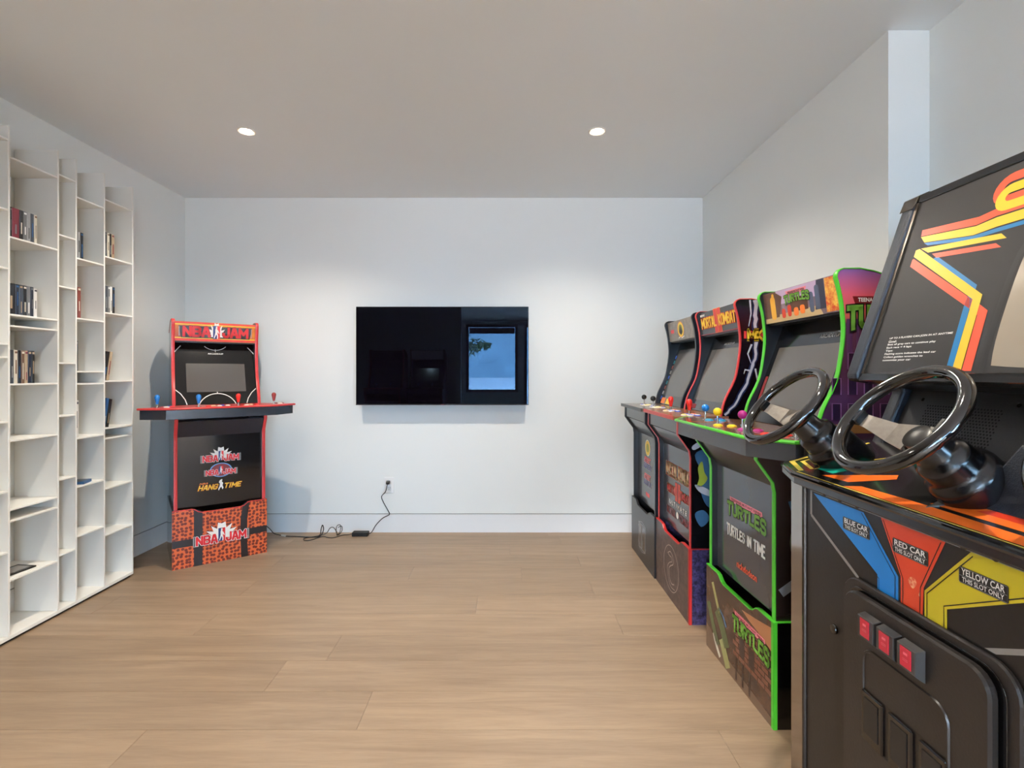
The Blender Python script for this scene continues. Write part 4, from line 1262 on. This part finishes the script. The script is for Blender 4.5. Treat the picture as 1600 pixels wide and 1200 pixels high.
# ------------------------------------------------------------------ the driving game
def driving_game():
    R0 = Vector((1.2, .88, 0))
    t = thing('driving_game', 'large black three-wheel driving arcade game with striped screen surround, nearest at right', 'arcade cabinet', R0)
    def gb(name, g, m, parent=t, **k):
        g.v = [(v[0] - R0.x, v[1] - R0.y, v[2]) for v in g.v]
        return g.build(name, m, parent, **k)
    Y0, Y1 = 1.45, 0.30                         # far and near ends
    YF, YN = 1.342, 0.408                       # flat front between the chamfers
    XFR = .80
    M_CAB = mat('driving_cabinet_black', (26, 22, 20), 0.38, var=0.12, scale=9, bump=0.08)
    M_VINYL = mat('vinyl_window_blue', (26, 32, 42), 0.42, bump=0.5, scale=30, var=0.15)  # black vinyl; its blue cast stands in for the window's reflection
    M_PANEL = mat('control_panel_black', (34, 33, 33), 0.2, coat=0.4)
    # lower body with chamfered front corners
    body = [(XFR, YF), (XFR + .025, Y0), (1.58, Y0), (1.58, Y1), (XFR + .025, Y1), (XFR, YN)]
    gb('lower_body', G().prism(body, lambda p: (p[0], p[1], .0), lambda p: (p[0], p[1], .905)), M_CAB)
    gb('corner_trim', G().tube([(XFR - .001, YF, .0), (XFR - .001, YF, .90)], .006, 8), M_BLACKG, smooth=True)
    gb('corner_strip', G().add([(XFR + .0008, YF + .012, .0), (XFR + .0215, YF + .1, .0), (XFR + .0215, YF + .1, .9), (XFR + .0008, YF + .012, .9),
                                (XFR - .0012, YF + .012, .0), (XFR + .0195, YF + .1, .0), (XFR + .0195, YF + .1, .9), (XFR - .0012, YF + .012, .9)],
                               [(0, 1, 2, 3), (4, 5, 6, 7), (0, 1, 5, 4), (1, 2, 6, 5), (2, 3, 7, 6), (3, 0, 4, 7)]), mat('polished_strip', (150, 140, 130), 0.12, metal=1.0))
    # control panel: sloping top with lip
    sl = .277
    def zp(x): return .9205 + sl * (x - .77)
    top = [(.77, YF), (.80, Y0 + .005), (1.06, Y0 + .005), (1.06, Y1), (.80, Y1), (.77, YN)]
    cp = gb('control_panel', G().prism(top, lambda p: (p[0], p[1], zp(p[0]) - .03), lambda p: (p[0], p[1], zp(p[0]))), M_PANEL, bev=.003, seg=2)
    lipp = [(.779, Y0 + .003), (.768, YF), (.768, YN), (.779, Y1)]
    gb('panel_edge', G().tube([(.803, Y0 + .006, zp(.80) - .006), (.770, YF, .914), (.770, YN, .914), (.803, Y1, zp(.80) - .006)], .0065, 8), M_BLACKG, smooth=True)
    gb('front_rail', G().box(.788, .80, YN, YF - .004, .884, .897), M_BLACK)
    hidden = R0 * 1
    PF = frame((.77 - R0.x, 1.342 - R0.y, .9205), (0, -1, 0), (1, 0, sl))
    FF = frame((XFR - R0.x, 1.342 - R0.y, 0), (0, -1, 0), (0, 0, 1))
    lb = [c for c in t.children if c.name.startswith('lower_body')][0]
    # panel stripes
    M_TEAL, M_PO, M_PY = mat('stripe_teal', (30, 168, 140), 0.25), mat('stripe_orange', (236, 108, 36), 0.25), mat('stripe_yellow', (226, 196, 84), 0.25)
    put_poly('panel_stripe', [[(-.098, .044), (-.085, .044), (-.085, .26), (-.098, .26)], [(-.072, .06), (-.062, .06), (-.062, .26), (-.072, .26)], [(-.098, .044), (.0, .014), (.006, .024), (-.09, .055)], [(-.072, .062), (.012, .038), (.016, .046), (-.066, .07)]], PF, M_PY, cp, 1)
    put_poly('panel_stripe', [(.023, .05), (.032, .095), (.095, .20), (.125, .20), (.085, .05)], PF, M_TEAL, cp, 1)
    put_poly('panel_stripe', stroke([(.018, .046), (.027, .097), (.09, .206)], .004), PF, M_PY, cp, 1.2)
    put_poly('panel_stripe', [(.075, .028), (.205, .125), (.225, .105), (.165, .034)], PF, M_PO, cp, 1.1)
    put_poly('panel_stripe', [(.18, .012), (.60, .012), (.60, .038), (.345, .04), (.21, .034)], PF, M_PO, cp, 1.2)
    put_poly('panel_stripe', [(.375, .05), (.44, .17), (.66, .20), (.80, .05)], PF, M_PO, cp, 1.1)
    put_poly('panel_stripe', [(.45, .07), (.52, .15), (.66, .16), (.72, .07)], PF, mat('stripe_red', (214, 60, 34), 0.25), cp, 1.6)
    put_poly('panel_stripe', stroke([(.0, .008), (.66, .008)], .003), PF, M_PY, cp, 1.4)
    # front art
    M_FB, M_FR_, M_FY = mat('slot_blue', (22, 126, 200), 0.3), mat('slot_red', (218, 66, 34), 0.3), mat('slot_yellow', (206, 180, 38), 0.3)
    M_BORD = mat('border_grey', (140, 132, 124), 0.4)
    put_poly('border_line', stroke([(.028, .882), (.86, .882)], .008) + stroke([(.028, .885), (.028, .815)], .008) + stroke([(.028, .815), (.205, .72)], .008), FF, M_BORD, lb, 1)
    bl = [(.038, .874), (.221, .874), (.321, .770), (.321, .70), (.263, .70), (.263, .752)]
    rd = [(.273, .878), (.431, .878), (.383, .774), (.380, .70), (.327, .70), (.327, .774)]
    yl = [(.481, .878), (.70, .878), (.70, .842), (.575, .834), (.434, .757), (.434, .70), (.385, .70), (.385, .77)]
    put_poly('slot_panel_blue', bl, FF, M_FB, lb, 1)
    put_poly('slot_panel_red', rd, FF, M_FR_, lb, 1)
    put_poly('slot_panel_yellow', yl, FF, M_FY, lb, 1)
    ins = .006
    put_poly('pin_line', stroke([(.215, .872), (.313, .768), (.313, .70)], .0018) + stroke([(.05, .866), (.268, .745), (.268, .70)], .0018) + stroke([(.28, .875), (.333, .772), (.333, .70)], .0018)
             + stroke([(.422, .875), (.376, .772), (.374, .70)], .0018) + stroke([(.485, .872), (.391, .767), (.391, .70)], .0018) + stroke([(.70, .848), (.575, .841), (.428, .76), (.428, .70)], .0018), FF, M_DK, lb, 2)
    put_poly('border_line', [(.505, .726), (.60, .775), (.72, .78), (.72, .769), (.60, .765), (.525, .726)], FF, M_BORD, lb, 1)
    put_poly('worn_patch', [blob([(.346, .774), (.351, .782), (.360, .784), (.367, .777), (.364, .769), (.357, .761), (.351, .766)]), blob([(.371, .757), (.374, .761), (.3765, .757), (.373, .753)])], FF, speckle_mat('worn_print', (218, 78, 42), (240, 176, 128), 160, 0.6), lb, 1.4)
    for x0, w1, nm in ((.154, 'BLUE CAR', 'slot_sign'), (.307, 'RED CAR', 'slot_sign'), (.459, 'YELLOW CAR', 'slot_sign')):
        pl = put_poly(nm, rrect(x0, .818, x0 + .088, .847, .003, 2), FF, M_DK, lb, 3)
        put_poly('sign_rim', stroke([(x0 + .001, .819), (x0 + .087, .819), (x0 + .087, .846), (x0 + .001, .846), (x0 + .001, .819)], .0011), FF, M_GRY, pl, 4) if False else None
        put_text('sign_lettering', w1, FF, (x0 + .006, .8335, x0 + .082, .8445), M_WHITE, lb, 0.02, 4)
        put_text('sign_lettering', 'THIS SLOT ONLY', FF, (x0 + .007, .8215, x0 + .081, .8295), M_WHITE, lb, 0.015, 4)
        put_poly('sign_rule', [[(x0 + .002, .831), (x0 + .086, .831), (x0 + .086, .8318), (x0 + .002, .8318)]] + stroke([(x0 + .0015, .8195), (x0 + .0865, .8195), (x0 + .0865, .8455), (x0 + .0015, .8455), (x0 + .0015, .8195)], .0008), FF, M_GRY, lb, 4)
    for u, v, r in ((.122, .562, .012),):
        gb('bolt', G().lathe([(r, 0), (r, .003), (r * .8, .006), (0, .007)], (XFR, 1.342 - u, v), (-1, 0, 0), 14), M_BLACKG, smooth=True)
    for u in (.104, .162, .219, .481, .538, .6):
        gb('bolt', G().lathe([(.008, 0), (.008, .003), (.005, .006), (0, .0065)], (.788, 1.342 - u, .8905), (-1, 0, 0), 12), M_BLACKG, smooth=True)
    # coin door
    M_DOOR = mat('coin_door_black', (34, 29, 26), 0.34, var=0.2, scale=14, bump=0.12)
    def rr_prism(name, x0, x1, u0, v0, u1, v1, r, m, parent=t, bev=0.002):
        return gb(name, G().prism(rrect(u0, v0, u1, v1, r, 6), lambda p: (x0, 1.342 - p[0], p[1]), lambda p: (x1, 1.342 - p[0], p[1])), m, parent, bev=bev)
    rr_prism('coin_door_frame', XFR + .001, XFR - .010, .165, .18, .575, .722, .05, M_DOOR, bev=.003)
    rr_prism('coin_door_frame', XFR - .010, XFR - .0125, .185, .20, .555, .708, .045, M_BLACKG, bev=.001)
    door = rr_prism('coin_door', XFR - .0128, XFR - .030, .196, .212, .545, .702, .04, M_DOOR, bev=.004)
    XD = XFR - .030
    # embossed panel and coin returns
    rim = rrect(.262, .40, .47, .597, .03, 5)
    gb('embossed_rib', G().tube([(XD, 1.342 - u, v) for u, v in rim], .0035, 6, closed=True), M_DOOR, door, smooth=True)
    M_HOUS = mat('button_housing', (58, 55, 53), 0.4)
    M_LIT = mat('coin_button_red', (176, 20, 44), 0.2, coat=0.5, emis=0.06)
    for c in (.291, .345, .399):
        w, hh = .0245, .031
        zc = .644
        v = []
        v += [(XD, 1.342 - (c + a * w), zc + b * hh) for a, b in ((-1, -1), (1, -1), (1, 1), (-1, 1))]
        v += [(XD - .018, 1.342 - (c + a * w * .92), zc + b * hh * .72 + .004) for a, b in ((-1, -1), (1, -1), (1, 1), (-1, 1))]
        h_ = gb('coin_button', G().add(v, [(0, 1, 2, 3), (4, 5, 6, 7), (0, 1, 5, 4), (1, 2, 6, 5), (2, 3, 7, 6), (3, 0, 4, 7)]), M_HOUS, door, bev=.0012)
        gb('button_insert', G().box(XD - .0195, XD - .017, 1.342 - c - .013, 1.342 - c + .013, zc - .014, zc + .023), M_LIT, h_, bev=.0006)
        frb = frame((XD - .0195 - R0.x, 1.342 - c - R0.y, zc + .004), (0, -1, 0), (0, 0, 1))
        put_poly('insert_print', [[(-.004, .006), (.006, .006), (.006, .011), (-.004, .011)], [(-.006, -.002), (.007, -.002), (.007, -.0012), (-.006, -.0012)], [(-.006, -.005), (.007, -.005), (.007, -.0042), (-.006, -.0042)]], frb, mat('insert_pink', (226, 92, 108), 0.3), h_, 0.5)
    for k in range(3):
        u = .262 + .075 * k
        gb('coin_return', G().box(XD - .006, XD, 1.342 - u - .06, 1.342 - u, .40, .507), M_BLACKG, door, bev=.003)
        gb('coin_return_flap', G().box(XD - .0075, XD - .006, 1.342 - u - .05, 1.342 - u - .01, .42, .495), M_BLACK, door)
    # upper sides: padded front edges
    prof = [(1.035, .990), (1.095, 1.135), (1.09, 1.148), (.975, 1.165), (.966, 1.172), (.966, 1.186), (1.125, 1.652), (1.138, 1.672), (1.158, 1.680), (1.58, 1.74), (1.58, .905), (1.02, .905)]
    for ya, yb in ((1.382, 1.424), (Y1 + .02, Y1 + .062)):
        sp = gb('side_panel', G().prism(prof, lambda p: (p[0], ya, p[1]), lambda p: (p[0], yb, p[1])), M_VINYL, bev=.007, seg=2)
    gb('corner_cap', G().prism([(1.119, 1.640), (1.134, 1.676), (1.165, 1.690), (1.20, 1.690), (1.20, 1.682), (1.165, 1.680), (1.14, 1.668)], lambda p: (p[0], 1.378, p[1]), lambda p: (p[0], 1.428, p[1])), mat('worn_cap', (70, 64, 58), 0.25, metal=.6, var=.5, scale=80), bev=.002)
    ya, yb = Y1 + .062, 1.382
    # head: screen surround, hood, underside, speaker board
    bv = Vector((.3265, 0, 1)).normalized()
    BF = frame((.98 - R0.x, 1.38 - R0.y, 1.18), (0, -1, 0), bv)
    n = BF[3]
    def head(name, u0, v0, u1, v1, h0, h1, m, parent=t, **k):
        v = [BF[0] + BF[1] * u + BF[2] * w + n * h for h in (h0, h1) for (u, w) in ((u0, v0), (u1, v0), (u1, v1), (u0, v1))]
        return mk(name, v, [(0, 1, 2, 3), (4, 5, 6, 7), (0, 1, 5, 4), (1, 2, 6, 5), (2, 3, 7, 6), (3, 0, 4, 7)], m, parent, **k)
    UW = yb - ya
    sur = head('screen_surround', 0, 0, UW, .502, -.012, 0, mat('surround_black', (27, 25, 24), 0.5, coat=0.4, var=.12, scale=5, crough=0.015))
    head('surround_rim', -.001, -.016, UW, .006, -.02, .006, M_BLACKG, bev=.002)
    head('surround_rim', -.001, .499, UW, .522, -.02, .004, M_BLACKG, bev=.002)
    head('surround_rim', -.001, .006, .008, .499, -.004, .004, mat('bronze_rim', (92, 84, 74), 0.3, metal=.7))
    # curved tube face
    sc_ = []
    su0, su1, sv0, sv1 = .352, .72, .016, .300
    Nn = 10
    vs, fs = [], []
    for j in range(Nn + 1):
        for i in range(Nn + 1):
            a, b = i / Nn * 2 - 1, j / Nn * 2 - 1
            ins_ = 1 - .05 * (abs(b) ** 3)
            ins2 = 1 - .05 * (abs(a) ** 3)
            vs.append(BF[0] + BF[1] * ((su0 + su1) / 2 + a * ins_ * (su1 - su0) / 2) + BF[2] * ((sv0 + sv1) / 2 + b * ins2 * (sv1 - sv0) / 2) + n * (.001 + .010 * (1 - a * a) * (1 - b * b)))
    for j in range(Nn):
        for i in range(Nn):
            q = j * (Nn + 1) + i
            fs.append((q, q + 1, q + Nn + 2, q + Nn + 1))
    mk('screen_tube', vs, fs, mat('tube_grey', (150, 138, 122), 0.2, var=.1, scale=8), t, smooth=True)
    put_poly('tube_shadow_mask', stroke(catmull([(.362, .306), (.345, .27), (.338, .2), (.338, .1), (.343, .006)], 4), .012), BF, M_DK, sur, .8)
    # stripes
    SO, SY, SB = mat('band_orange', (206, 76, 48), 0.35), mat('band_yellow', (208, 172, 44), 0.35), mat('band_blue', (28, 108, 156), 0.35)
    X2 = .536
    def band(p, m, lay):
        put_poly('band', p, BF, m, sur, lay)
        put_poly('band', [(1.072 - a, b) for a, b in p][::-1], BF, m, sur, lay)
    band([(.049, .408), (.215, .391), (.255, .397), (X2, .397), (X2, .378), (.26, .378), (.215, .371), (.052, .390)], SO, 1)
    band([(.052, .388), (.215, .368), (.262, .374), (X2, .374), (X2, .350), (.27, .350), (.215, .346), (.070, .368)], SY, 1)
    band([(.070, .366), (.215, .344), (.272, .346), (X2, .346), (X2, .336), (.274, .336), (.215, .334), (.085, .356)], SB, 1)
    band([(.066, .352), (.287, .329), (.303, .314), (.094, .334)], SY, 1.2)
    band([(.109, .327), (.281, .308), (.297, .295), (.127, .312)], SO, 1)
    band([(.116, .310), (.128, .316), (.268, .214), (.268, .17), (.275, .012), (.259, .012), (.252, .165), (.254, .208)], SB, 1)
    band([(.050, .351), (.062, .352), (.289, .188), (.297, .012), (.275, .012), (.269, .180), (.050, .333)], SY, 1.3)
    band([(.048, .325), (.052, .327), (.264, .182), (.273, .178), (.314, .148), (.321, .012), (.299, .012), (.2925, .140), (.268, .158), (.048, .306)], SO, 1)
    # looping double band of the title, running out at the right
    def loop(u, v, w, hh, th):
        c = hh / 2
        pts = [(u + w, v + hh), (u + c, v + hh)] + [(u + c + c * math.cos(a), v + c + c * math.sin(a)) for a in [PI / 2 + PI * i / 10 for i in range(11)]] + [(u + w, v)]
        return stroke(pts, th)
    put_poly('title_band', loop(.246, .412, .16, .054, .022), BF, SO, sur, 1.5)
    put_poly('title_band', loop(.258, .396, .15, .042, .022), BF, SY, sur, 2)
    lines = [('UP TO 3 PLAYERS CAN JOIN IN AT ANYTIME', .246), ('Goal:', .079), ('Beat all grey cars to continue play', .205), ('Each race = 4 laps', .135), ('Tips:', .076), ('Flashing score indicates the lead car', .215), ('Collect golden wrenches to', .18), ('customize your car', .146)]
    for k, (s, u1) in enumerate(lines):
        v = .100 - k * .0087
        put_text('rule_lettering', s, BF, (.059, v, u1 * .96 + .01, v + .0062), M_WHITE, sur, 0.012, 1)
    # hood and top
    gb('head_top', G().add([(x, y, z) for y in (ya, yb) for (x, z) in ((1.14, 1.668), (1.58, 1.735), (1.58, 1.60), (1.16, 1.655))], [(0, 1, 2, 3), (4, 5, 6, 7), (0, 1, 5, 4), (1, 2, 6, 5), (2, 3, 7, 6), (3, 0, 4, 7)]), M_CAB)
    gb('head_underside', G().add([(x, y, z) for y in (ya, yb) for (x, z) in ((.978, 1.166), (1.125, 1.140), (1.125, 1.15), (.985, 1.176))], [(0, 1, 2, 3), (4, 5, 6, 7), (0, 1, 5, 4), (1, 2, 6, 5), (2, 3, 7, 6), (3, 0, 4, 7)]), M_BLACK)
    gb('back_board', G().box(1.572, 1.58, Y1 + .02, 1.42, .9, 1.735), M_CAB)
    sv = Vector((.065, 0, .145)).normalized()
    SPF = frame((1.055 - R0.x, 1.38 - R0.y, .998), (0, -1, 0), sv)
    vv = [SPF[0] + SPF[1] * u + SPF[2] * w + SPF[3] * h for h in (-.01, 0) for (u, w) in ((0, -.02), (UW, -.02), (UW, .162), (0, .162))]
    spk = mk('speaker_board', vv, [(0, 1, 2, 3), (4, 5, 6, 7), (0, 1, 5, 4), (1, 2, 6, 5), (2, 3, 7, 6), (3, 0, 4, 7)], mat('speaker_board_black', (40, 38, 37), 0.4, bump=.15), t)
    holes = []
    for r in range(13):
        for c in range(26):
            holes.append(disc2(.072 + c * .0078 + (.0039 if r % 2 else 0), .024 + r * .0075, .0024, 6))
    go = put_poly('speaker_holes', holes, SPF, mat('hole_black', (4, 4, 4), 0.9), spk, 1)
    go['kind'] = 'stuff'
    for u, w in ((.05, .13), (.30, .13)):
        put_poly('screw', disc2(u, w, .005, 10), SPF, M_BLACKG, spk, 2)
    # wedge-shaped console block between the wheels
    A, B_ = (.855, .940), (.885, .905)
    blk = [(.852, .925, zp(.852)), (.852, .66, zp(.852)), (1.02, .66, zp(1.02)), (1.02, .925, zp(1.02)),
           (.895, .870, 1.062), (.905, .71, 1.0), (.99, .71, 1.05), (.99, .87, 1.075)]
    gb('console_block', G().add(blk, [(0, 1, 2, 3), (4, 5, 6, 7), (0, 1, 5, 4), (1, 2, 6, 5), (2, 3, 7, 6), (3, 0, 4, 7)]), M_VINYL, bev=.004, seg=2)
    gb('clear_plate', G().add([(.800, .955, zp(.80) + .002), (.852, .93, zp(.852) + .002), (1.0, .95, zp(1.0) + .002), (.95, 1.0, zp(.95) + .002),
                               (.800, .955, zp(.80)), (.852, .93, zp(.852)), (1.0, .95, zp(1.0)), (.95, 1.0, zp(.95))],
                              [(0, 1, 2, 3), (4, 5, 6, 7), (0, 1, 5, 4), (1, 2, 6, 5), (2, 3, 7, 6), (3, 0, 4, 7)]), mat('smoked_plate', (96, 90, 84), 0.12, coat=.5))
    gb('start_button', G().lathe([(.018, 0), (.018, .004), (.013, .007), (.012, .012), (0, .014)], (.86, .80, zp(.86)), (-sl, 0, 1), 16), mat('start_red', (200, 34, 24), .25), smooth=True)
    # steering wheels
    tt = .7097
    nrm = Vector((-math.cos(tt), 0, math.sin(tt)))
    upv = Vector((math.sin(tt), 0, math.cos(tt)))
    sdv = Vector((0, -1, 0))
    M_RIM = mat('wheel_rim_gloss', (22, 19, 17), 0.09, coat=.6, var=.1)
    M_SPOKE = mat('wheel_spoke_metal', (164, 158, 150), 0.3, metal=1.0, var=.25, scale=90)
    for yw, lab in ((1.3234, 'steering wheel farther from the camera'), (.9391, 'steering wheel nearer the camera'), (.555, None)):
        c = Vector((.7321, yw, 1.1001))
        rim_pts = [c + upv * (.1178 * math.cos(2 * PI * i / 56)) + sdv * (.1178 * math.sin(2 * PI * i / 56)) for i in range(56)]
        g0 = G().tube(rim_pts, .0128, 14, closed=True, up=nrm)
        w = gb('steering_wheel', g0, M_RIM, smooth=True)
        if lab:
            w['label'] = 'glossy black ' + lab
        hub = c - nrm * .052
        for s in (-1, 1):
            e = sdv * s
            # dished spoke widening towards the hub
            path = [(.112, .0, .013), (.085, -.016, .015), (.05, -.042, .022), (.012, -.050, .030)]
            v, f_ = [], []
            for d, dn, hw in path:
                for a in (-1, 1):
                    for th in (0, .003):
                        v.append(c + e * d + nrm * (dn - th) + upv * (a * hw - .004))
            for i in range(3):
                k = i * 4
                f_ += [(k, k + 2, k + 6, k + 4), (k + 1, k + 5, k + 7, k + 3), (k, k + 4, k + 5, k + 1), (k + 2, k + 3, k + 7, k + 6)]
            f_ += [(0, 1, 3, 2), (12, 14, 15, 13)]
            gb('wheel_spoke', G().add(v, f_), M_SPOKE, w)
            ee = c + e * .100
            gb('spoke_clamp', G().add([ee + e * a + upv * (b * .0155 - .004) + nrm * d for a in (-.007, .012) for b in (-1, 1) for d in (-.012, .004)],
                                      [(0, 1, 3, 2), (4, 6, 7, 5), (0, 4, 5, 1), (2, 3, 7, 6), (0, 2, 6, 4), (1, 5, 7, 3)]), M_BLACKG, w, bev=.002)
        gb('wheel_hub', G().lathe([(.026, -.004), (.026, .004), (.022, .006), (.0, .0065)], hub, nrm, 24), M_BLACK, w, smooth=True)
        # boot down to the panel
        gb('steering_boot', G().lathe([(.024, -.004), (.031, -.008), (.034, -.02), (.035, -.04), (.039, -.048), (.046, -.054), (.049, -.064), (.049, -.085), (.053, -.093), (.060, -.099), (.063, -.108), (.063, -.15), (.06, -.19)], hub, nrm, 32), mat('boot_black', (15, 15, 17), 0.22), smooth=True)
driving_game()

# ------------------------------------------------------------------ wall outlet and power lead
ot = thing('wall_outlet', 'white duplex power outlet low on the back wall', 'outlet', (-.884, YB, .354))
G().box(-.036, .036, -.005, -.0002, -.0585, .0585).build('cover_plate', mat('outlet_white', (236, 237, 238), .3), ot, bev=.002, seg=2)
for z in (-.024, .024):
    s_ = G().prism(rrect(-.017, z - .0165, .017, z + .0165, .007, 3), lambda p: (p[0], -.0049, p[1]), lambda p: (p[0], -.0066, p[1])).build('socket', mat('socket_white', (222, 224, 226), .35), ot)
    put_poly('socket_slots', [[(-.008, z + .001), (-.006, z + .001), (-.006, z + .009), (-.008, z + .009)], [(.006, z + .001), (.008, z + .001), (.008, z + .009), (.006, z + .009)], disc2(0, z - .007, .0026, 8)],
             frame((0, -.0066, 0), (1, 0, 0), (0, 0, 1)), M_DK, s_, 1)
cd = thing('power_cord', 'black power lead with adapter brick running from outlet to the corner cabinet', 'power cord', (-1.073, 3.655, 0))
O = Vector((-1.073, 3.655, 0))
def cord(name, pts, r=.0032):
    p = catmull([tuple(Vector(q) - O) for q in pts], 6)
    return G().tube(p, r, 7).build(name, M_BLACK, cd, smooth=True)
G().box(-.06, .055, -.026, .026, .0, .030).build('adapter_brick', M_BLACKM, cd, bev=.004, seg=2)
plug = G().prism(rrect(-.014, -.011, .014, .011, .004, 3), lambda p: (-.889 - O.x + p[0], YB - .0072 - O.y, .378 + p[1]), lambda p: (-.889 - O.x + p[0] * .8, YB - .034 - O.y, .374 + p[1] * .8)).build('plug', M_BLACK, cd, bev=.001)
cord('wall_lead', [(-.889, 3.70, .372), (-.893, 3.695, .35), (-.905, 3.70, .31), (-.935, 3.71, .275), (-.925, 3.712, .235), (-.885, 3.715, .16), (-.88, 3.712, .138), (-.925, 3.70, .115), (-.97, 3.685, .07), (-1.0, 3.67, .02), (-1.022, 3.655, .014)])
cord('floor_lead', [(-1.133, 3.655, .014), (-1.17, 3.66, .006), (-1.21, 3.655, .004), (-1.255, 3.60, .004), (-1.30, 3.605, .004), (-1.345, 3.625, .004), (-1.40, 3.545, .004), (-1.445, 3.545, .004), (-1.455, 3.59, .004), (-1.38, 3.63, .006), (-1.325, 3.65, .02),
                    (-1.30, 3.655, .055), (-1.275, 3.655, .06), (-1.25, 3.65, .03), (-1.245, 3.645, .006), (-1.225, 3.65, .03), (-1.225, 3.66, .075), (-1.25, 3.66, .07), (-1.255, 3.655, .03), (-1.235, 3.65, .008), (-1.21, 3.65, .04), (-1.215, 3.655, .07), (-1.24, 3.655, .06)], .0026)
cord('floor_lead', [(-1.38, 3.63, .004), (-1.36, 3.625, .02), (-1.355, 3.63, .06), (-1.345, 3.63, .085), (-1.338, 3.63, .05), (-1.36, 3.62, .008), (-1.42, 3.61, .004), (-1.52, 3.62, .005), (-1.61, 3.625, .006)], .0034)
G().tube([(-1.61 - O.x, 3.625 - O.y, .008), (-1.645 - O.x, 3.632 - O.y, .010)], .007, 8).build('connector', mat('connector_grey', (190, 186, 178), .4), cd)
cord('floor_lead', [(-1.645, 3.632, .010), (-1.70, 3.64, .02), (-1.74, 3.66, .045), (-1.765, 3.67, .06), (-1.79, 3.665, .085)], .0028)
bpy.context.view_layer.update()
